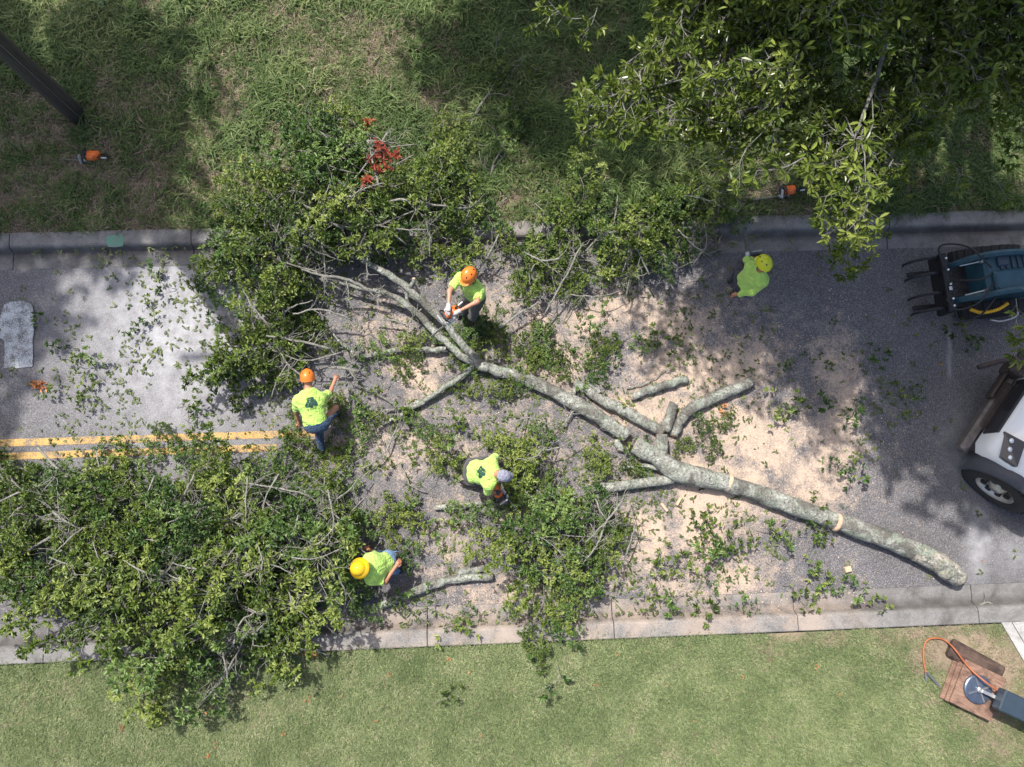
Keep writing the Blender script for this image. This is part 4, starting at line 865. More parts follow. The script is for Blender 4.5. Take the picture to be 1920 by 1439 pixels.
# side twigs from limbs to leaf clusters
sv, sf = [], []
LT_ = np.array([t_[0] for t_ in tips]) + off
for j in range(0, len(TW), 2):
    k = np.argmin(np.linalg.norm(LT_ - TW[j], axis=1)); a = LT_[k]; L = np.linalg.norm(a - TW[j])
    if .1 < L < 1.6:
        v, f = tube(spline([a, (a + TW[j]) / 2 + r.normal(0, .1, 3), TW[j]], 6) - off, np.linspace(.011, .005, 6), 4); q = len(sv); sv += v; sf += [tuple(i + q for i in x) for x in f]
ob('twig', mesh('twig', sv, sf, M_TWIG, True), oak, kind='stuff')
n = len(TW); ang = np.arctan2(TW[:, 1] - base[1], TW[:, 0] - base[0]) + r.normal(0, .8, n)
scatter('foliage', TW - off, np.stack([r.normal(0, .35, n), r.normal(.1, .3, n), ang], 1), r.uniform(.75, 1.15, n), r.integers(0, 8, n), np.clip(.35 + .5 * fbm(TW[:, 0], TW[:, 1], 1.3, 6) + r.normal(0, .15, n) - .15, 0, 1), C_OAK, parent=oak)
# the leaves that show largest, as single pieces
lv, lt = [], []
LM = []
for s in range(5):
    rr = np.random.default_rng(s + 900); V = leaf_geo(np.zeros(3), np.array([1., 0, .05]), np.array([0, 0, 1.]), (.10 + .009 * s), .032 + .003 * s, .2, rr.uniform(.05, .3)); me = mesh('leaf', V, LEAF_F, M_OAKP); fattr(me, 'tint', [rr.uniform(.2, .9)] * 6); LM.append(me)
top = np.argsort(-TW[:, 2]); vis = [j for j in top if 0 < SPX(TW[j])[0] < 1920 and 0 < SPX(TW[j])[1] < 700][:60]
for j in vis:
    a0 = r.uniform(0, 6.28)
    for k in range(5):
        a = a0 + k * 1.257 + r.normal(0, .2); q = TW[j] - off + np.array([.03 * math.cos(a), .03 * math.sin(a), .12])
        ob('leaf', LM[int(r.integers(0, 5))], oak, loc=q, rot=(r.normal(0, .3), r.normal(0, .3), a))

# neighbouring trees beyond the frame, whose crowns shade the verge and both ends of the road
def shade_tree(name, label, base, crown_c, crown_r, n, seed, th=4.0):
    r = np.random.default_rng(seed); t = ob(name, None, None, label, 'tree', loc=base); b = np.array(base, float)
    d = r.normal(0, 1, (n, 3)); d /= np.linalg.norm(d, axis=1)[:, None]; p = np.array(crown_c) + d * np.array(crown_r) * (r.uniform(.25, 1, (n, 1)) ** .5)
    k = fbm(p[:, 0] * 1.0 + 30, p[:, 1] + p[:, 2] * .5 + 30, .9, seed, 3) > .40; p = p[k]; n = len(p)
    v, f = tube(spline([[0, 0, -.2], [.05, 0, th * .5], list(np.array(crown_c) - b - [0, 0, crown_r[2] * .5])], 14), np.linspace(.32, .14, 14), 12, True, .08, seed); ob('trunk', mesh('trunk', v, f, M_TRUNK, True), t)
    tp = [(p[int(r.integers(0, n))] - b, .015) for i in range(16)]
    for i_, q_ in enumerate(tp): ob('limb', limb_mesh('limb', np.array(crown_c) - b - [0, 0, crown_r[2] * .5], [q_], .1, seed + i_, M_TRUNK), t)
    scatter('foliage', p - b, np.stack([r.normal(0, .4, n), r.normal(0, .4, n), r.uniform(0, 6.28, n)], 1), r.uniform(1.5, 2.2, n), r.integers(0, 4, n), r.uniform(.2, .8, n), C_SMALL, parent=t)
    return t
SH = np.array([math.cos(math.radians(SUN_PHI)), -math.sin(math.radians(SUN_PHI))]) / math.tan(math.radians(SUN_EL))
def crown_for(px, py, h):
    g = P(px, py, .1); return (g[0] - SH[0] * h, g[1] - SH[1] * h, h)
for nm, lb, (px_, py_, h), rad, n, sd, tb in (
    ('shade_tree', 'broadleaf tree beyond the upper left verge, shading the pole and chainsaw', (110, 240, 9.0), (2.6, 2.1, 1.6), 500, 61, (-1.5, 1.5)),
    ('shade_tree', 'broadleaf tree behind the verge, shading the middle of the rough grass', (1130, 130, 7.5), (2.6, 1.7, 1.3), 400, 62, (0, 1.5)),
    ('shade_tree', 'broadleaf tree to the right of the road, shading the loader and truck', (1880, 690, 9.0), (1.9, 2.2, 1.5), 650, 63, (2.5, 2.0)),
    ('shade_tree', 'broadleaf tree behind the standing tree, shading the worker in the lime helmet', (1680, 500, 9.0), (2.7, 1.0, 1.1), 520, 65, (1.0, 1.5)),
    ('shade_tree', 'tall broadleaf tree far out on the left of the verge, shading the left road end', (-110, 610, 10.5), (1.5, 2.0, 1.2), 260, 64, (-4, 1.0))):
    cc = crown_for(px_, py_, h); shade_tree(nm, lb, (cc[0] + tb[0], max(cc[1] + tb[1], 10.0), .12), cc, rad, n, sd)

# ------------------------------------------------------------------ people
def sd_cone(p, a, b, ra, rb):
    a = np.asarray(a, float); b = np.asarray(b, float); ab = b - a; t = np.clip(((p - a) @ ab) / (ab @ ab + 1e-9), 0, 1)
    return np.linalg.norm(p - a - t[..., None] * ab, axis=-1) - (ra + (rb - ra) * t)
def sd_ell(p, c, M, rad):
    q = ((p - np.asarray(c)) @ M) / np.asarray(rad); return (np.linalg.norm(q, axis=-1) - 1) * min(rad)
def smin(a, b, k):
    h = np.clip(.5 + .5 * (b - a) / k, 0, 1); return b * (1 - h) + a * h - k * h * (1 - h)
def surf_nets(fn, lo, hi, h):
    lo = np.asarray(lo) - 2 * h; n = np.ceil((np.asarray(hi) + 2 * h - lo) / h).astype(int) + 1
    ax = [lo[i] + h * np.arange(n[i]) for i in range(3)]; X = np.stack(np.meshgrid(*ax, indexing='ij'), -1); D = fn(X.reshape(-1, 3)).reshape(n)
    s = D < 0; c = [s[i:n[0] - 1 + i, j:n[1] - 1 + j, k:n[2] - 1 + k] for i in (0, 1) for j in (0, 1) for k in (0, 1)]
    tot = sum(q.astype(int) for q in c); act = (tot > 0) & (tot < 8); ids = -np.ones(act.shape, int); I = np.argwhere(act); ids[act] = np.arange(len(I))
    acc = np.zeros((len(I), 3)); cnt = np.zeros(len(I)); off = np.array([(i, j, k) for i in (0, 1) for j in (0, 1) for k in (0, 1)])
    for a in range(8):
        for b in range(a + 1, 8):
            if np.abs(off[a] - off[b]).sum() != 1: continue
            pa = I + off[a]; pb = I + off[b]; da = D[tuple(pa.T)]; db = D[tuple(pb.T)]; m = (da < 0) != (db < 0); t = np.where(m, da / (da - db + 1e-12), 0)
            acc += m[:, None] * (pa + (pb - pa) * t[:, None]); cnt += m
    V = lo + h * acc / cnt[:, None]; Fs = []
    for a in range(3):
        b, c_ = (a + 1) % 3, (a + 2) % 3; sl = [slice(None)] * 3; s0 = list(sl); s1 = list(sl); s0[a] = slice(0, -1); s1[a] = slice(1, None)
        ch = s[tuple(s0)] != s[tuple(s1)]; E = np.argwhere(ch); E = E[(E[:, b] > 0) & (E[:, c_] > 0) & (E[:, b] < n[b] - 1) & (E[:, c_] < n[c_] - 1)]
        fl = s[tuple(E.T)]
        def cid(db, dc): q = E.copy(); q[:, b] -= db; q[:, c_] -= dc; return ids[tuple(q.T)]
        q = np.stack([cid(1, 1), cid(0, 1), cid(0, 0), cid(1, 0)], 1); q[~fl] = q[~fl][:, ::-1]; Fs.append(q)
    return V, np.vstack(Fs)
def cloth_mat(name, c, rough=.85, wr=1.0):
    m, t, b = mat(name); o = objc(t); n = noise(t, 9, 5, .6, o, .6)
    lk(t, mix(t, 1., c, ramp(t, n, [(.3, .82), (.7, 1.08)]), 'MULTIPLY'), b.inputs['Base Color']); b.inputs['Roughness'].default_value = rough; b.inputs['Sheen Weight'].default_value = .15
    bump(t, b, mth(t, 'ADD', noise(t, 8, 4, .55, o, 2.2), mth(t, 'MULTIPLY', noise(t, 260, 2, .5, o), .08)), 0.85 * wr, .07); return m
M_HIVIS = cloth_mat('hi_vis_shirt', (.50, .78, .15)); M_JEAN = cloth_mat('blue_jeans', (.018, .05, .11)); M_LJEAN = cloth_mat('light_jeans', (.13, .24, .42)); M_DPANT = cloth_mat('dark_trousers', (.03, .03, .045)); M_GPANT = cloth_mat('grey_trousers', (.06, .06, .06))
M_GLOVE = simple('glove', (.5, .48, .46), .8, var=.4, scale=40); M_GLOVED = simple('dark_glove', (.06, .06, .07), .8); M_BOOT = simple('boot', (.02, .018, .017), .7); M_EYE = simple('eye', (.02, .015, .012), .2)
def skin_mat(name, c):
    m, t, b = mat(name); k = mix(t, 1., c, ramp(t, noise(t, 16, 4, .6, objc(t)), [(.3, .85), (.7, 1.1)]), 'MULTIPLY'); lk(t, k, b.inputs['Base Color']); b.inputs['Roughness'].default_value = .5
    b.inputs['Subsurface Weight'].default_value = .08; b.inputs['Subsurface Radius'].default_value = (.012, .005, .003); return m
M_SKIN = skin_mat('skin', (.45, .22, .14)); M_SKIND = skin_mat('tanned_skin', (.40, .18, .10))
M_HORANGE = simple('orange_helmet', (.75, .19, .025), .35, coat=.3, var=.06); M_HLIME = simple('lime_helmet', (.66, .70, .02), .35, coat=.3, var=.06); M_HYEL = simple('yellow_hard_hat', (.78, .46, .012), .35, coat=.3, var=.06); M_CAP = cloth_mat('grey_cap', (.26, .27, .36)); M_BLACK = simple('black_plastic', (.013, .013, .015), .6); M_LOGO = simple('dark_green_print', (.012, .055, .04), .8)
nrm = lambda v: np.asarray(v, float) / (np.linalg.norm(v) + 1e-9)
def person(label, J, shirt=M_HIVIS, pants=M_JEAN, skin=M_SKIN, hat='climb', hatm=M_HORANGE, face=None, sleeve=.8, glove=(None, None), logo=False, belt=True, curl=.6):
    """J: pelvis, neck, head, shL, shR, elL, elR, wrL, wrR, hipL, hipR, knL, knR, anL, anR (world)"""
    J = {k: np.asarray(v, float) for k, v in J.items()}; o0 = np.array([J['pelvis'][0], J['pelvis'][1], min(J['anL'][2], J['anR'][2]) - .09]); J = {k: v - o0 for k, v in J.items()}
    t = ob('person', None, None, label, 'person', loc=o0)
    sp = nrm(J['neck'] - J['pelvis']); side = nrm(J['shL'] - J['shR']); side = nrm(side - (side @ sp) * sp); fw = np.cross(side, sp)
    hup = nrm(J['head'] - J['neck']); hf = nrm(face if face is not None else fw); hf = nrm(hf - (hf @ hup) * hup * .85); hs = np.cross(hup, hf); hs = nrm(hs); hup2 = np.cross(hf, hs)
    HM = np.stack([hf, hs, hup2], 1); TM = np.stack([fw, side, sp], 1)
    mid = J['pelvis'] * .55 + J['neck'] * .45; chest = J['pelvis'] * .28 + J['neck'] * .72
    def torso(p, e):
        d = sd_ell(p, chest, TM, (.125 + e, .175 + e, .22 + e)); d = smin(d, sd_ell(p, mid, TM, (.11 + e, .155 + e, .2 + e)), .08)
        d = smin(d, sd_ell(p, J['pelvis'] + sp * .05, TM, (.115 + e, .165 + e, .15 + e)), .08); return smin(d, sd_cone(p, J['shL'] - side * .02 - sp * .015, J['shR'] + side * .02 - sp * .015, .068 + e, .068 + e), .09)
    def arms(p, e, d, k=.05):
        for s in 'LR':
            d = smin(d, sd_cone(p, J['sh' + s], J['el' + s], .056 + e, .043 + e), k); d = smin(d, sd_cone(p, J['el' + s], J['wr' + s], .043 + e, .028 + e), .03)
        return d
    def legs(p, e, d):
        for s in 'LR': d = smin(d, sd_cone(p, J['hip' + s], J['kn' + s], .088 + e, .06 + e), .05); d = smin(d, sd_cone(p, J['kn' + s], J['an' + s], .06 + e, .042 + e), .03)
        return d
    hd = J['head']
    def body(p):
        d = arms(p, -.004, torso(p, -.012)); d = legs(p, -.012, d); d = smin(d, sd_cone(p, J['neck'] - sp * .05, hd - hup * .05, .06, .055), .05)
        d = smin(d, sd_ell(p, hd + hup2 * .01, HM, (.098, .077, .115)), .03); d = smin(d, sd_ell(p, hd + hf * .035 - hup2 * .065, HM, (.06, .052, .055)), .03)
        d = smin(d, sd_cone(p, hd + hf * .09 + hup2 * .015, hd + hf * .118 - hup2 * .025, .008, .013), .012)
        for s in (1, -1): d = np.minimum(d, sd_ell(p, hd + hs * s * .08 - hf * .005, HM, (.022, .009, .032)))
        d = smin(d, sd_cone(p, hd + hf * .085 - hup2 * .06 + hs * .02, hd + hf * .085 - hup2 * .06 - hs * .02, .009, .009), .012)
        for s in 'LR':
            q = nrm(J['wr' + s] - J['el' + s]); d = smin(d, sd_cone(p, J['wr' + s], J['wr' + s] + q * .075, .028, .034), .02)
        return d
    allp = np.array(list(J.values())); lo, hi = allp.min(0) - .25, allp.max(0) + .25; lo[2] = max(lo[2], -.02)
    V, F = surf_nets(body, lo, hi, .016); V = list(map(tuple, V)); F = list(map(tuple, F)); GL = {}
    for s in 'LR':      # fingers and thumb, rooted in the palm
        q = nrm(J['wr' + s] - J['el' + s]); w_ = nrm(np.cross(q, [0.3, .2, 1])); nn = nrm(np.cross(w_, q)); nn = nn if nn[2] < 0 else -nn; pb = J['wr' + s] + q * .085; mb = MB()
        for i, L in enumerate((.068, .078, .072, .056)):
            b0 = pb + w_ * (i - 1.5) * .019; a1 = b0 + q * L * .5 + nn * L * .2 * curl; a2 = a1 + q * L * .22 + nn * L * .55 * curl + q * .2 * (1 - curl) * L; a3 = a2 + nn * L * .3 * curl - q * .12 * L * curl + q * .3 * L * (1 - curl)
            mb.tube([b0 - q * .03, b0, a1, a2, a3], [.0095, .0098, .009, .0085, .006], 6)
        th = J['wr' + s] + q * .03 + w_ * .026; mb.tube([th, th + w_ * .022 + q * .03, th + w_ * .024 + q * .055 + nn * .018, th + w_ * .012 + q * .075 + nn * .03], [.012, .0125, .0105, .007], 6)
        gm = glove[0 if s == 'L' else 1]
        if gm is None:
            k = len(V); V += mb.v; F += [tuple(i + k for i in f) for f in mb.f]
        else:
            gv, gf = tube(spline([J['wr' + s] - q * .03, J['wr' + s], J['wr' + s] + q * .05, J['wr' + s] + q * .1], 6), [.038, .036, .038, .043, .043, .034], 10); mb.add(gv, gf)
            ob('glove', mb.mesh('glove', gm, True), t)
    ob('body', mesh('body', V, F, skin, True), t)
    wob = lambda p: .006 * np.sin(p[:, 2] * 31 + p[:, 0] * 17 + 3 * np.sin(p[:, 1] * 21)) * np.sin(p[:, 1] * 13 + 1) + .003 * np.sin(p[:, 0] * 47 + p[:, 1] * 39)
    def shirt_f(p):
        d = torso(p, .014)
        for s in 'LR':
            a, b = J['sh' + s], J['el' + s]; q = nrm(b - a); L = np.linalg.norm(b - a)
            if sleeve < 1: e = a + q * L * sleeve; c_ = np.maximum(sd_cone(p, a, a + q * L * 1.1, .072, .07), (p - e) @ q)
            else:
                c_ = sd_cone(p, a, b, .07, .058); w_ = J['wr' + s]; qq = nrm(w_ - b); c_ = smin(c_, np.maximum(sd_cone(p, b, w_ + qq * .05, .058, .044), (p - w_ + qq * .01) @ qq), .03)
            d = smin(d, c_, .05)
        hem = J['pelvis'] - sp * .07; d = np.maximum(d, (hem - p) @ sp); d = smin(d, np.maximum(sd_cone(p, J['neck'] - sp * .06, J['neck'] + hup * .03, .075, .065), (p - J['neck'] - hup * .015) @ hup), .04)
        return d + wob(p)
    V, F = surf_nets(shirt_f, lo, hi, .016); sm = mesh('shirt', V, F, shirt, True); so_ = ob('shirt', sm, t)
    def pants_f(p):
        d = smin(sd_ell(p, J['pelvis'], TM, (.135, .18, .14)), legs(p, .016, np.full(len(p), 9.)), .06)
        d = np.maximum(d, (p - J['pelvis'] - sp * .08) @ sp); d = np.maximum(d, -(p[:, 2] - .05)); return d + .6 * wob(p)
    V, F = surf_nets(pants_f, lo, hi, .017); ob('trousers', mesh('trousers', V, F, pants, True), t)
    for s in 'LR':
        a = J['an' + s]; q = np.array([fw[0], fw[1], 0.]); q = nrm(q) if np.linalg.norm(q) > .15 else nrm([sp[0], sp[1], 0]); g = a[2] - .09; mb = MB()
        mb.tube(spline([a + [0, 0, .07], a, a - [0, 0, .03]], 5), [.052, .053, .054, .054, .05], 10)
        mb.tube(spline([a - q * .07 + [0, 0, -.045], a + q * .05 + [0, 0, -.045], a + q * .14 + [0, 0, -.052], a + q * .19 + [0, 0, -.06]], 7), [.03, .045, .046, .044, .042, .036, .018], 10); ob('boot', mb.mesh('boot', M_BOOT, True), t)
    for s in (1, -1): ob('eye', MB().lathe([(.001, -.009), (.007, -.006), (.01, 0), (.007, .006), (.001, .009)], tuple(hd + hf * .088 + hs * s * .032 + hup2 * .02), 8).mesh('eye', M_EYE, True), t)
    # head gear
    def dome(rx, ry, rz, z0, n=20, m=9, ridge=0.0, z_end=0.0):
        vs, fs = [], []
        for l in range(m + 1):
            ph = (math.pi / 2) * (1 - l / m)
            for i in range(n):
                a = 2 * math.pi * i / n; k = math.cos(ph) if l else .001
                rg = 1 + ridge * max(0, math.cos(a * 2)) ** 3 * math.sin(ph) ** 1 * 0; x, y, z = rx * k * math.cos(a), ry * k * math.sin(a), rz * math.sin(ph) + z0
                if ridge and abs(y) < .022 and l < m - 1: z += ridge
                vs.append((x * rg, y * rg, z))
        for l in range(m):
            for i in range(n): fs.append((l * n + i, (l + 1) * n + i, (l + 1) * n + (i + 1) % n, l * n + (i + 1) % n))
        fs.append(tuple(range(n))); return vs, fs
    def place(vs): return [tuple(hd + hf * x + hs * y + hup2 * z) for x, y, z in vs]
    if hat == 'climb':
        vs, fs = dome(.142, .115, .125, .045, ridge=.006); vs += [(a * 1.01, b * 1.01, z - .05) for a, b, z in vs[-20:]]; k = len(vs) - 40
        fs += [(k + i, k + 20 + i, k + 20 + (i + 1) % 20, k + (i + 1) % 20) for i in range(20)]
        he = ob('helmet', mesh('helmet', place(vs), fs, hatm, True), t)
        bv = []; 
        for i in range(7): a = -.75 + 1.5 * i / 6; bv += [(.138 * math.cos(a), .112 * math.sin(a), .008), (.175 * math.cos(a * .95), .125 * math.sin(a), -.006)]
        bv += [(x, y, z - .008) for x, y, z in bv]; bf = [(2 * i, 2 * i + 2, 2 * i + 3, 2 * i + 1) for i in range(6)] + [(14 + 2 * i + 1, 14 + 2 * i + 3, 14 + 2 * i + 2, 14 + 2 * i) for i in range(6)] + [(2 * i + 1, 2 * i + 3, 17 + 2 * i, 15 + 2 * i) for i in range(6)]
        ob('brim', mesh('brim', place(bv), bf, hatm), he)
        for x, y in ((.085, .055), (.085, -.055), (-.085, .055), (-.085, -.055), (0, .085), (0, -.085)):
            z = .045 + .125 * math.sqrt(max(0, 1 - (x / .142) ** 2 - (y / .115) ** 2)); vv = []
            for i in range(8): a = i * math.pi / 4; vv.append((x + .016 * math.cos(a), y + .008 * math.sin(a), z + .002 - .5 * (abs(x + .016 * math.cos(a)) - abs(x)) * (abs(x) > .01) - .9 * (abs(y + .008 * math.sin(a)) - abs(y))))
            ob('vent', mesh('vent', place(vv), [tuple(range(8))], M_BLACK), he)
        for s in (1, -1): ob('ear_clip', MB().tube(place([(0, s * .118, .01), (.0, s * .115, -.06), (.03, s * .06, -.125)]), .006, 5).mesh('ear_clip', M_BLACK), he)
    elif hat == 'brim':
        vs, fs = dome(.13, .112, .13, .045, ridge=.01); n = 20; k = len(vs) - n
        vs += [(.13 * 1.36 * math.cos(2 * math.pi * i / n), .112 * 1.42 * math.sin(2 * math.pi * i / n), .028) for i in range(n)]; vs += [(a * .97, b * .97, z - .008) for a, b, z in vs[-n:]]
        for q in (0, n): fs += [(k + q + i, k + q + n + i, k + q + n + (i + 1) % n, k + q + (i + 1) % n) for i in range(n)]
        ob('hard_hat', mesh('hard_hat', place(vs), fs, hatm, True), t)
    else:
        vs, fs = dome(.112, .095, .105, .04); vs += [(a, b, z - .03) for a, b, z in vs[-20:]]; k = len(vs) - 40; fs += [(k + i, k + 20 + i, k + 20 + (i + 1) % 20, k + (i + 1) % 20) for i in range(20)]
        he = ob('cap', mesh('cap', place(vs), fs, hatm, True), t); bv = []
        for i in range(9): a = -1.0 + 2.0 * i / 8; bv += [(.11 * math.cos(a), .093 * math.sin(a), .035), (.11 * math.cos(a) + .085 * math.cos(a * .6), .093 * math.sin(a), .02 - .01 * abs(a))]
        ob('bill', mesh('bill', place(bv), [(2 * i, 2 * i + 1, 2 * i + 3, 2 * i + 2) for i in range(8)], hatm, True), he)
    if logo:        # dark green tree with a line of lettering beneath, printed on the back
        bvh = BVHTree.FromPolygons([tuple(v.co) for v in sm.vertices], [tuple(p.vertices) for p in sm.polygons]); g = .008; n = 34; vid = {}; vs, fs = [], []
        cir = [(0, .075, .05), (-.035, .04, .042), (.04, .045, .045), (-.06, .005, .035), (.065, .01, .038), (0, .01, .05), (-.025, .095, .03), (.03, .1, .028)]
        def ink(u, v):
            if any((u - a) ** 2 + (v - b) ** 2 < r_ ** 2 for a, b, r_ in cir) and vnoise(u, v, 70, 5) > .2: return True
            if abs(u) < .011 and -.05 < v < .02: return True
            vv = v + .055 + 1.2 * u * u; return abs(vv) < .015 and abs(u) < .075 and (math.floor((u + .2) / .008) % 3 != 2) and vnoise(u, v, 160, 9) > .38
        cb = J['pelvis'] * .42 + J['neck'] * .58 + sp * .03
        def vert(i, j):
            if (i, j) not in vid:
                q = cb + side * -(i - n / 2) * g + sp * (j - n / 2) * g; h = bvh.ray_cast(Vector(q - fw * .5), Vector(fw)); 
                if h[0] is None: vid[(i, j)] = None
                else: vid[(i, j)] = len(vs); vs.append(tuple(np.array(h[0]) - fw * .004))
            return vid[(i, j)]
        for i in range(n):
            for j in range(n):
                u, v = (i + .5 - n / 2) * g, (j + .5 - n / 2) * g - .01
                if ink(u, v):
                    q = [vert(i, j), vert(i + 1, j), vert(i + 1, j + 1), vert(i, j + 1)]
                    if None not in q: fs.append(q)
        ob('printed_logo', mesh('printed_logo', vs, fs, M_LOGO, True), so_)
    return t
def pose(pel, pz, neck, head, shL, shR, elL, elR, wrL, wrR, hdir, knL, knR, anL, anR, upN=True, ups=None, elU=(0, 0), wrU=(0, 0), knU=(0, 0)):
    J = {}; J['pelvis'] = P(pel[0], pel[1], pz); J['neck'] = P3(*neck, J['pelvis'], .52, upN); J['head'] = P3(*head, J['neck'], .2, True)
    hd = np.array([hdir[0], hdir[1], 0.]); hd /= np.linalg.norm(hd)
    J['shL'] = P3(*shL, J['neck'] - [0, 0, .03], .185, False); J['shR'] = P3(*shR, J['neck'] - [0, 0, .03], .185, False)
    J['elL'] = P3(*elL, J['shL'], .285, bool(elU[0])); J['elR'] = P3(*elR, J['shR'], .285, bool(elU[1])); J['wrL'] = P3(*wrL, J['elL'], .255, bool(wrU[0])); J['wrR'] = P3(*wrR, J['elR'], .255, bool(wrU[1]))
    J['hipL'] = J['pelvis'] + hd * .095 - [0, 0, .04]; J['hipR'] = J['pelvis'] - hd * .095 - [0, 0, .04]
    for s, a, k in (('L', anL, knL), ('R', anR, knR)):
        J['an' + s] = P(a[0], a[1], .045 + .09 + (a[2] if len(a) > 2 else 0)); h = J['hip' + s]; an = J['an' + s]; v = an - h; L = np.linalg.norm(v)
        if L > .86: J['hip' + s] = h; an = h + v / L * .86; J['an' + s] = an; L = .86
        m_ = (h + an) / 2; bend = math.sqrt(max(0, .435 ** 2 - (L / 2) ** 2)); kd = np.array([k[0], k[1], 0.]); kd /= np.linalg.norm(kd); kd = kd - (kd @ v) * v / (v @ v); J['kn' + s] = m_ + kd / np.linalg.norm(kd) * bend
    return J
# hdir: direction towards the person's own left hip; kn: which way the knees bend
J1 = pose((592, 797), .88, (579, 737), (577, 712), (558, 751), (602, 746), (555, 772), (618, 738), (560, 792), (627, 715), (-1, 0), (.1, 1), (.5, .8), (603, 846), (630, 776), elU=(0, 0))
person('worker in lime shirt and blue jeans, orange helmet, striding with one arm out', J1, M_HIVIS, M_JEAN, M_SKIN, 'climb', M_HORANGE, face=(-.05, .9, -.35), logo=True)
J2 = pose((889, 553), .93, (884, 534), (880, 519), (899, 548), (862, 520), (895, 566), (843, 546), (860, 584), (841, 574), (.8, -.5), (-.4, -1), (-.4, -1), (890, 585), (868, 578), elU=(1, 1), wrU=(1, 1))
person('worker in orange helmet facing the grey limb, both bare arms reaching to it', J2, M_HIVIS, M_GPANT, M_SKIN, 'climb', M_HORANGE, face=(-.45, -.8, -.35), glove=(M_GLOVE, M_GLOVE))
J3 = pose((884, 884), .82, (927, 888), (942, 892), (922, 866), (918, 911), (930, 856), (913, 925), (938, 868), (930, 924), (.1, 1), (1, .1), (1, -.1), (874, 866), (872, 905))
person('worker in a grey cap bent double over the leaves, tree print on his back', J3, M_HIVIS, M_GPANT, M_SKIN, 'cap', M_CAP, face=(.85, -.15, -.5), glove=(M_GLOVED, M_GLOVED), logo=True)
J4 = pose((728, 1056), .62, (690, 1066), (676, 1066), (690, 1048), (694, 1088), (705, 1040), (722, 1091), (690, 1030), (741, 1064), (0, -1), (-1, .3), (-1, -.3), (745, 1040), (752, 1070), elU=(0, 0), wrU=(0, 1))
person('crouching worker in a wide brimmed yellow hard hat beside the gutter log', J4, M_HIVIS, M_LJEAN, M_SKIND, 'brim', M_HYEL, face=(-.8, -.1, -.5))
J5 = pose((1396, 532), .86, (1424, 509), (1432, 496), (1408, 498), (1432, 528), (1400, 488), (1412, 548), (1411, 487), (1384, 552), (-.5, .8), (.3, 1), (.3, .5), (1372, 524), (1378, 548), elU=(0, 0), wrU=(0, 0))
person('worker in a lime helmet and long sleeves gripping a running saw by the kerb', J5, M_HIVIS, M_DPANT, M_SKIND, 'climb', M_HLIME, face=(-.4, .75, -.5), sleeve=1.0)

# ------------------------------------------------------------------ chainsaws
M_SORANGE = simple('saw_orange', (.72, .15, .02), .4, coat=.2, var=.08); M_STEEL = simple('bar_steel', (.42, .43, .45), .35, .9, var=.2, scale=30); M_DGREY = simple('dark_grey_plastic', (.05, .055, .06), .5); M_LIGHTP = simple('pale_plastic', (.55, .56, .58), .5)
def chainsaw(label, loc, rz, bar=.5, tilt=(0, 0)):
    """bar towards +x"""
    t = ob('chainsaw', None, None, label, 'chainsaw', 'chainsaws', None, loc, (tilt[0], tilt[1], rz))
    mb = MB().box((-.08, 0, .085), (.24, .15, .13), bev=.03, taper=.85); mb.box((-.06, 0, .165), (.15, .1, .04), bev=.018, taper=.8); ob('housing', mb.mesh('housing', M_SORANGE), t)
    ob('engine_cover', MB().box((.05, -.01, .075), (.07, .17, .11), bev=.02).mesh('engine_cover', M_DGREY), t)
    ob('clutch_cover', MB().box((.02, .09, .07), (.2, .04, .1), bev=.015).mesh('clutch_cover', M_LIGHTP), t)
    ob('front_handle', MB().tube(spline([(.03, -.11, .03), (.035, -.12, .15), (.04, -.06, .24), (.04, .05, .235), (.035, .11, .12)], 14), .012, 8).mesh('front_handle', M_BLACK, True), t)
    ob('hand_guard', MB().box((.1, 0, .2), (.015, .15, .08), bev=.005).mesh('hand_guard', M_LIGHTP), t)
    ob('rear_handle', MB().tube(spline([(-.17, 0, .14), (-.25, .0, .15), (-.33, 0, .12), (-.35, 0, .06), (-.27, 0, .03), (-.17, 0, .03)], 14), .017, 8).mesh('rear_handle', M_BLACK, True), t)
    ob('handle_grip', MB().box((-.28, .0, .158), (.1, .024, .018), bev=.006).mesh('handle_grip', M_LIGHTP), t)
    V = []; 
    outline = [(.1, -.045)] + [(.1 + bar * u, -.045 + .008 * u) for u in (.4, .8)] + [(.1 + bar + .03 * math.cos(a), .037 * math.sin(a)) for a in np.linspace(-1.4, 1.4, 7)] + [(.1 + bar * u, .045 - .008 * u) for u in (.8, .4, 0)]
    n = len(outline); V = [(x, .08 + dz, .07 + y) for dz in (-.004, .004) for x, y in outline]
    ob('guide_bar', mesh('guide_bar', V, [tuple(range(n)), tuple(range(2 * n - 1, n - 1, -1))] + [(i, n + i, n + (i + 1) % n, (i + 1) % n) for i in range(n)], M_STEEL), t)
    mb = MB(); L = outline
    for i in range(n - 1):
        a = np.array(L[i]); b = np.array(L[i + 1]); k = max(1, int(np.linalg.norm(b - a) / .025))
        for j in range(k): q = a + (b - a) * (j + .5) / k; mb.box((q[0], .08, .07 + q[1] * 1.1), (.016, .011, .014))
    ob('chain', mb.mesh('chain', M_DGREY), t); return t
c = P(166, 287, .2); chainsaw('orange chainsaw lying on the rough grass below the utility pole', (c[0] + .02, c[1], float(vz(c[0], c[1])) + .04), math.radians(178), .42, (-.9, 0))
c = P(1470, 354, .2); chainsaw('orange chainsaw lying on the dark grass under the standing tree', (c[0], c[1], float(vz(c[0], c[1])) + .05), math.radians(187), .62, (-.7, 0))
c = (J5['wrL'] + [.02, .06, -.16]); chainsaw('dark chainsaw held upright by the lime helmet worker', c, math.radians(98), .38, (.3, -.2))
c = (J2['wrL'] + J2['wrR']) / 2 + [-.06, -.07, -.2]; chainsaw('small saw held against the grey limb by the orange helmet worker', c, math.radians(215), .3, (.1, .35))
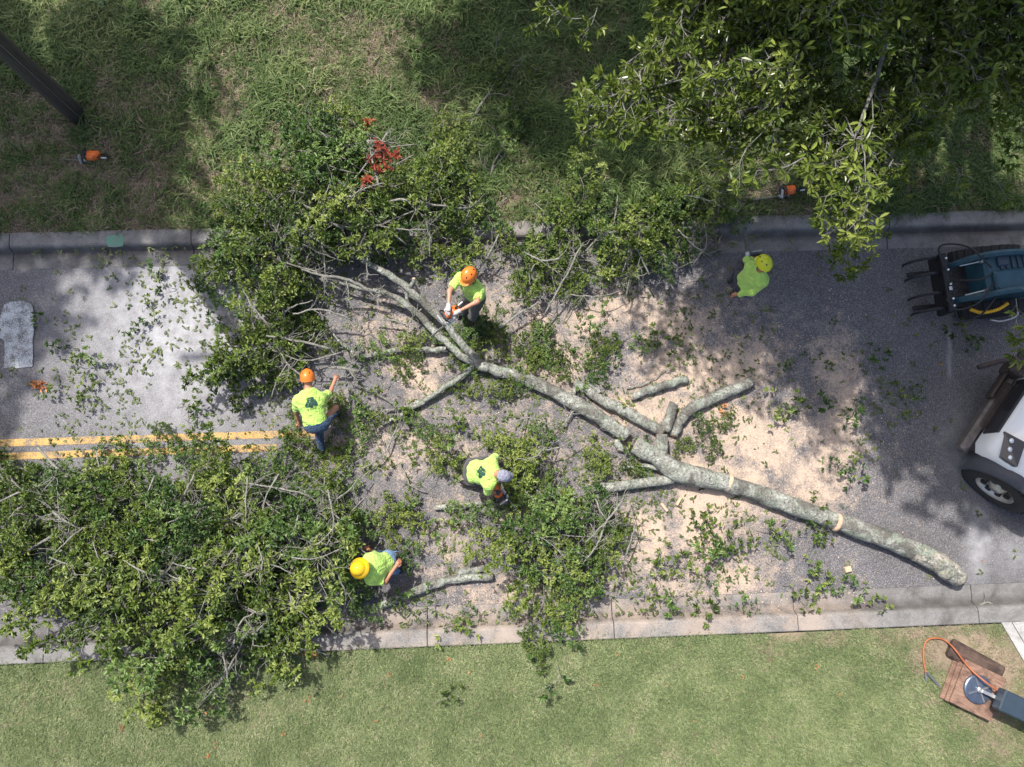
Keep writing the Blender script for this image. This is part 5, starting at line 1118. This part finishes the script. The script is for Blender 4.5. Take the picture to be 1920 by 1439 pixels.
c = J3['wrR'] + [.05, -.02, -.22]; chainsaw('small chainsaw in the hand of the grey cap worker', c, math.radians(-55), .3, (.1, .25))

# ------------------------------------------------------------------ truck
M_TWHITE = simple('white_truck_paint', (.78, .79, .80), .3, coat=.6, var=.03, scale=3); M_RUB = simple('tyre_rubber', (.022, .022, .024), .85, var=.3, scale=14, bumps=.3); M_RIM = simple('wheel_steel', (.55, .53, .5), .35, .7, var=.25, scale=10); M_DBLUE = simple('dark_blue_grey_paint', (.035, .06, .09), .45, var=.2); M_FLARE = simple('fender_flare', (.05, .055, .07), .6); M_LENS = simple('lamp_lens', (.75, .78, .8), .08, .3); M_LAMP = simple('lamp_black', (.03, .03, .035), .2); M_AMBER = simple('amber_lens', (.7, .2, .02), .2); M_GLASS = simple('dark_glass', (.02, .025, .03), .05, var=.02, coat=.5); M_CHROME = simple('bumper_grey', (.16, .14, .13), .5, .4, var=.35); M_RUST = simple('rusty_dark_steel', (.06, .045, .04), .7, .3, var=.4)
wc = P(1862, 922, .52); TH = math.radians(141); hx = np.array([math.cos(TH), math.sin(TH), 0]); hl = np.array([-math.sin(TH), math.cos(TH), 0])
org = wc - hl * 1.12; org[2] = roadz(0)
tk = ob('truck', None, None, 'white work truck nosing in, its front wheel turned out on the road', 'truck', loc=org, rot=(0, 0, TH))
def loft(secs, cap=True):
    n = len(secs[0]); V = [p for s in secs for p in s]; F = []
    for l in range(len(secs) - 1):
        for i in range(n - 1): F.append((l * n + i, l * n + n + i, l * n + n + i + 1, l * n + i + 1))
    if cap: F.append(tuple(range(n))); F.append(tuple(range((len(secs) - 1) * n, len(secs) * n))[::-1])
    return V, F
def hood_sec(x, w, zt, ze, zb): return [(x, w, zb), (x, w, ze), (x, w * .93, ze + .1), (x, w * .72, zt - .03), (x, w * .35, zt), (x, 0, zt + .01), (x, -w * .35, zt), (x, -w * .72, zt - .03), (x, -w * .93, ze + .1), (x, -w, ze), (x, -w, zb)]
V, F = loft([hood_sec(.78, .72, 1.22, .95, .72), hood_sec(.70, .86, 1.28, 1.02, .72), hood_sec(.4, .93, 1.36, 1.12, 1.05), hood_sec(0, .96, 1.43, 1.18, 1.12), hood_sec(-.5, .98, 1.5, 1.22, 1.05), hood_sec(-.95, 1.0, 1.58, 1.28, .7)])
ob('hood', mesh('hood', V, F, M_TWHITE, True), tk)
ob('chassis', MB().box((-1.4, 0, .6), (4.6, .9, .3), bev=.03).box((-.1, 0, .75), (1.5, 1.2, .5)).mesh('chassis', M_RUST), tk)
def arc_band(r0, r1, y0, y1, a0, a1, c, n=16):
    vs, fs = [], []
    for i in range(n + 1):
        a = a0 + (a1 - a0) * i / n
        for r_, y in ((r0, y0), (r1, y0), (r1, y1), (r0, y1)): vs.append((c[0] + r_ * math.cos(a), y, c[1] + r_ * math.sin(a)))
    for i in range(n):
        for k in range(4): fs.append((4 * i + k, 4 * i + (k + 1) % 4, 4 * i + 4 + (k + 1) % 4, 4 * i + 4 + k))
    fs += [(0, 1, 2, 3), (4 * n + 3, 4 * n + 2, 4 * n + 1, 4 * n)]; return vs, fs
for s in (1, -1):
    v, f = arc_band(.60, .68, .80 * s, 1.12 * s, math.radians(-5), math.radians(185), (0, .54)); ob('fender', mesh('fender', v, f, M_FLARE, True), tk)
    wv = ob('wheel', None, tk, loc=(0, s * .98, .52), rot=(0, 0, -.1), scl=1.06)
    mb = MB().lathe([(.30, -.13), (.44, -.14), (.5, -.125), (.52, -.08), (.522, 0), (.52, .08), (.5, .125), (.44, .14), (.30, .13), (.30, -.13)], n=40, axis='Y', cap=False)
    for i in range(40):
        a = i * 2 * math.pi / 40
        for y in (-.085, 0, .085): mb.box((.522 * math.cos(a), y, .522 * math.sin(a)), (.02, .07, .045), ry=-a)
    ob('tyre', mb.mesh('tyre', M_RUB, True), wv)
    mb = MB().lathe([(.30, .12), (.285, .125), (.27, .06), (.2, .035), (.12, .06), (.09, .11), (.001, .115)] if s > 0 else [(.001, -.115), (.09, -.11), (.12, -.06), (.2, -.035), (.27, -.06), (.285, -.125), (.30, -.12)], n=32, axis='Y', cap=False); ob('rim', mb.mesh('rim', M_RIM, True), wv)
    for i in range(8): a = i * .785; ob('hand_hole', MB().lathe([(.048, .0), (.048, s * .045), (.001, s * .05)], (.2 * math.cos(a), s * .045, .2 * math.sin(a)), 10, 'Y').mesh('hand_hole', M_RUB), wv)
    hl_ = ob('headlight', MB().add([(.72, s * .50, 1.17), (.56, s * .86, 1.13), (.30, s * .88, 1.235), (.44, s * .52, 1.325), (.70, s * .5, .98), (.5, s * .84, 1.0), (.3, s * .86, 1.0), (.44, s * .52, 1.0)], [(0, 1, 2, 3), (4, 7, 6, 5), (0, 4, 5, 1), (1, 5, 6, 2), (2, 6, 7, 3), (3, 7, 4, 0)]).mesh('headlight', M_LAMP), tk)
    hl_.location = (.035, s * .02, .10)
    for lx, ly, lz_ in ((.58, .58, 1.235), (.52, .70, 1.215), (.44, .80, 1.205)): ob('lens', MB().lathe([(.042, 0), (.038, .012), (.024, .02), (.001, .024)], (lx, s * ly, lz_ - .02), 14).mesh('lens', M_LENS, True), hl_)
    ob('side_marker', MB().box((-.42, s * 1.0, 1.2), (.1, .03, .05), bev=.01).mesh('side_marker', M_AMBER), tk)
    ob('mirror', MB().box((-1.15, s * 1.28, 1.9), (.12, .2, .4), bev=.04).tube([(-1.15, s * .95, 1.7), (-1.15, s * 1.22, 1.8)], .02, 6).mesh('mirror', M_BLACK), tk)
ob('grille', MB().box((.77, 0, .98), (.08, 1.1, .42), bev=.02).mesh('grille', M_LAMP), tk)
ob('bumper', MB().box((.86, 0, .60), (.16, 1.85, .24), bev=.04).mesh('bumper', M_CHROME), tk)
ob('bumper_guard', MB().box((.98, -.35, .70), (.1, .6, .2), bev=.03).box((.95, -.7, .78), (.25, .35, .35), bev=.03).mesh('bumper_guard', M_RUST), tk)
ob('winch_arm', MB().tube(spline([(.95, -.75, .95), (1.2, -.62, .97), (1.5, -.25, .92)], 8), [.03, .03, .03, .032, .034, .038, .045, .04], 8).box((1.0, -.8, .95), (.2, .3, .12), bev=.03).mesh('winch_arm', M_RUST), tk)
V, F = loft([[(-.95, .98, .7), (-.95, 1.0, 1.5), (-.95, .9, 1.6), (-.95, -.9, 1.6), (-.95, -1.0, 1.5), (-.95, -.98, .7)], [(-1.5, 1.0, .6), (-1.5, 1.02, 1.5), (-1.5, .86, 2.3), (-1.5, -.86, 2.3), (-1.5, -1.02, 1.5), (-1.5, -1.0, .6)], [(-2.7, 1.0, .6), (-2.7, 1.02, 1.5), (-2.7, .88, 2.4), (-2.7, -.88, 2.4), (-2.7, -1.02, 1.5), (-2.7, -1.0, .6)]])
ob('cab', mesh('cab', V, F, M_TWHITE), tk)
ob('windshield', mesh('windshield', [(-.98, .84, 1.63), (-.98, -.84, 1.63), (-1.46, -.78, 2.26), (-1.46, .78, 2.26)], [(0, 3, 2, 1)], M_GLASS), tk).location = (.03, 0, .03)
ob('deck', MB().box((-4.2, 0, 1.0), (2.8, 2.2, .3), bev=.03).mesh('deck', M_DBLUE), tk)
for s in (1, -1): ob('rear_wheel', MB().lathe([(.001, -.25), (.3, -.25), (.5, -.24), (.52, 0), (.5, .24), (.3, .25), (.001, .25)], (-4.3, s * .85, .52), 28, 'Y').mesh('rear_wheel', M_RUB, True), tk)

# ------------------------------------------------------------------ compact loader with grapple
M_LBLUE = simple('loader_blue', (.02, .07, .10), .5, coat=.05, var=.3, scale=6); M_YHOSE = simple('yellow_spiral_guard', (.75, .42, .02), .5); M_HOSE = simple('black_hose', (.015, .015, .017), .55)
lp = P(1850, 525, .5); ld = ob('compact_loader', None, None, 'dark blue compact loader with a black grapple, parked in the shade', 'loader', loc=(lp[0], lp[1], roadz(3.0)), rot=(0, 0, math.radians(184)))
# local +x points to the grapple
mb = MB().box((-.25, 0, .62), (1.1, .72, .5), bev=.05, taper=.92); ob('body', mb.mesh('body', M_LBLUE), ld)
ob('hood_panel', MB().box((-.2, .12, .9), (.75, .34, .1), bev=.03).mesh('hood_panel', M_LBLUE), ld)
for i in range(5): ob('rib', MB().box((-.42 + i * .1, -.2, .885), (.05, .26, .03), bev=.008).mesh('rib', M_DBLUE), ld)
for s in (1, -1):
    mb = MB(); 
    pr = [(.45 * math.cos(a) * 1.35, .24 + .24 * math.sin(a)) for a in np.linspace(0, 2 * math.pi, 24, endpoint=False)]
    vs = [(x - .2, s * .48 + dy, z) for dy in (-.11, .11) for x, z in pr]; n = 24; mb.add(vs, [tuple(range(n)), tuple(range(2 * n - 1, n - 1, -1))] + [(i, n + i, n + (i + 1) % n, (i + 1) % n) for i in range(n)])
    for i in range(24): a = i * 2 * math.pi / 24; mb.box((-.2 + .6075 * math.cos(a), s * .48, .24 + .24 * math.sin(a)), (.05, .22, .03))
    ob('track', mb.mesh('track', M_RUB), ld)
    ob('lift_arm', MB().tube(spline([(-.6, s * .30, .95), (.0, s * .32, 1.0), (.35, s * .33, .8), (.62, s * .3, .42)], 10), .055, 6).mesh('lift_arm', M_LBLUE), ld)
    ob('lift_cylinder', MB().tube([(-.35, s * .22, .7), (.3, s * .25, .82)], .035, 8).tube([(.3, s * .25, .82), (.5, s * .26, .6)], .02, 8).mesh('lift_cylinder', M_STEEL), ld)
    mb = MB()
    for k in range(2):
        y = s * (.17 + .27 * k); mb = MB(); mb.tube(spline([(.78, y, .45), (1.0, y, .62), (1.2, y, .5), (1.28, y, .28), (1.2, y, .1)], 10), [.03, .03, .029, .028, .026, .024, .022, .02, .016, .01], 6)
        ob('grapple_tine', mb.mesh('grapple_tine', M_BLACK), ld)
ob('grapple_frame', MB().box((.75, 0, .4), (.11, 1.02, .42), bev=.02).box((.92, .3, .08), (.42, .08, .05), bev=.01).box((.92, -.3, .08), (.42, .08, .05), bev=.01).mesh('grapple_frame', M_BLACK), ld)
for y in (-.4, -.2, .05, .3, .42): ob('bolt', MB().lathe([(.018, .65), (.018, .67), (.001, .672)], (.75, y, 0), 8).mesh('bolt', M_LENS), ld)
ob('maker_plate', MB().box((.76, .12, .655), (.05, .06, .012)).mesh('maker_plate', M_LIGHTP), ld)
for q in ([(.2, .15, .95), (.5, .45, .95), (.8, .52, .8), (.9, .3, .7)], [(.2, -.1, .95), (.5, -.5, .9), (.85, -.6, .7), (.8, -.2, .65)], [(.1, .3, .9), (.35, .62, .7), (.6, .66, .5), (.72, .4, .6)], [(.2, 0, .95), (.5, .1, 1.05), (.75, 0, .7)]): ob('hose', MB().tube(spline(q, 16), .016, 6).mesh('hose', M_HOSE, True), ld)
pth = spline([(.42, .50, .55), (.2, .56, .5), (-.05, .54, .55), (-.2, .46, .62)], 60); rr = .028 + .006 * np.sin(np.arange(60) * 2.1)
ob('spiral_hose', MB().tube(pth, rr, 10).mesh('spiral_hose', M_YHOSE, True), ld)
ob('grab_rail', MB().tube(spline([(-.05, .66, .3), (-.2, .72, .35), (-.45, .66, .4), (-.5, .5, .4)], 12), .022, 8).mesh('grab_rail', M_STEEL, True), ld)
ob('control_tower', MB().box((-.85, 0, .95), (.2, .6, .5), bev=.04).mesh('control_tower', M_BLACK), ld)
ob('operator_pad', MB().box((-.05, -.22, .9), (.2, .2, .06), bev=.02).mesh('operator_pad', M_DBLUE), ld)

# ------------------------------------------------------------------ crane outrigger, cribbing and hose on the lawn
def board_mat(name, a, b_):
    m, t, b = mat(name); o = objc(t); mp = nd(t, 'ShaderNodeMapping'); mp.inputs['Scale'].default_value = (1.5, 18, 18); lk(t, o, mp.inputs[0])
    k = ramp(t, noise(t, 4, 6, .65, mp.outputs[0], .5), [(.3, a), (.7, b_)]); k = mix(t, ramp(t, noise(t, 5, 4, .6, o), [(.45, 0.), (.65, .7)]), k, tuple(q * .4 for q in a)); lk(t, k, b.inputs['Base Color']); b.inputs['Roughness'].default_value = .85; bump(t, b, noise(t, 5, 5, .6, mp.outputs[0]), .5, .01); return m
M_BOARD = board_mat('weathered_board', (.10, .05, .035), (.34, .22, .16)); M_OLDW = board_mat('rotten_timber', (.035, .02, .016), (.13, .085, .065))
cp = P(1826, 1291, .25); zg = float(lz(cp[0], cp[1])); RZ = math.radians(-27)
for i, (sz, dx, dr) in enumerate((((.80, .74), 0, 0), ((.76, .74), .035, .015), ((.72, .74), .07, -.01))):
    lb = ('bottom board of the weathered timber pad under the outrigger', 'middle board of the weathered timber pad under the outrigger', 'top board of the timber pad, directly under the outrigger foot')[i]
    o = ob('cribbing_board', MB().box((0, 0, 0), (sz[0], sz[1], .052), bev=.012).mesh('cribbing_board', M_BOARD), None, lb, 'board', 'boards under the outrigger', loc=(cp[0] + dx * math.cos(RZ), cp[1] + dx * math.sin(RZ), zg + .035 + .055 * i), rot=(0, 0, RZ + dr))
tp_ = P(1824, 1238, .1); ob('old_timber', MB().box((0, 0, 0), (.95, .30, .13), bev=.03).box((-.1, 0, .06), (.6, .12, .04), bev=.015).mesh('old_timber', M_OLDW), None, 'dark rotten timber lying beside the weathered boards', 'timber', loc=(tp_[0], tp_[1], zg + .07), rot=(0, 0, math.radians(-31)))
ft = P(1834, 1293, .3); zt = zg + .035 + .055 * 3 - .02
og = ob('outrigger', None, None, 'blue grey crane outrigger leg with a round foot on timber boards', 'outrigger', loc=(ft[0], ft[1], zt))
ob('foot_pad', MB().lathe([(.23, 0), (.23, .03), (.21, .042), (.06, .05), (.001, .05)], n=32).mesh('foot_pad', simple('pad_steel', (.10, .13, .19), .4, .6, var=.3, scale=9)), og)
mb = MB()
for a in (.25, 1.82): mb.box((0, 0, .058), (.4, .025, .03), rz=a)
mb.lathe([(.05, .05), (.05, .09), (.03, .1), (.001, .1)], n=12); ob('pad_rib', mb.mesh('pad_rib', M_STEEL), og)
a_ = math.atan2(*(P(1925, 1335, .5) - P(1834, 1293, .3))[1::-1]); ob('leg_rod', MB().box((.18, 0, .12), (.3, .05, .05), rz=0).mesh('leg_rod', M_STEEL), og).rotation_euler = (0, -.18, a_)
ob('outrigger_arm', MB().box((.85, 0, .26), (1.3, .34, .22), bev=.02).box((.86, .0, .265), (.06, .36, .24)).mesh('outrigger_arm', simple('outrigger_paint', (.025, .042, .062), .45, var=.15)), og).rotation_euler = (0, -.05, a_)
HP = [(1736, 1262), (1732, 1240), (1732, 1215), (1740, 1200), (1758, 1197), (1775, 1203), (1792, 1220), (1815, 1250), (1845, 1277), (1875, 1297), (1920, 1315)]
pts = [P(a, b_, zg + (.05 if i < 6 else .2 if i < 8 else .35)) for i, (a, b_) in enumerate(HP)]
hs_ = ob('air_hose', MB().tube(spline(pts, 60), .014, 8).mesh('air_hose', simple('orange_hose', (.36, .11, .045), .6), True), None, 'orange hose looping over the boards onto the lawn', 'hose')
for a, b_ in (((1735, 1262), (1737, 1277)), ((1738, 1262), (1761, 1287))): ob('metal_fitting', MB().tube([P(*a, zg + .06), P(*b_, zg + .05)], .018, 8).mesh('metal_fitting', M_STEEL), hs_)
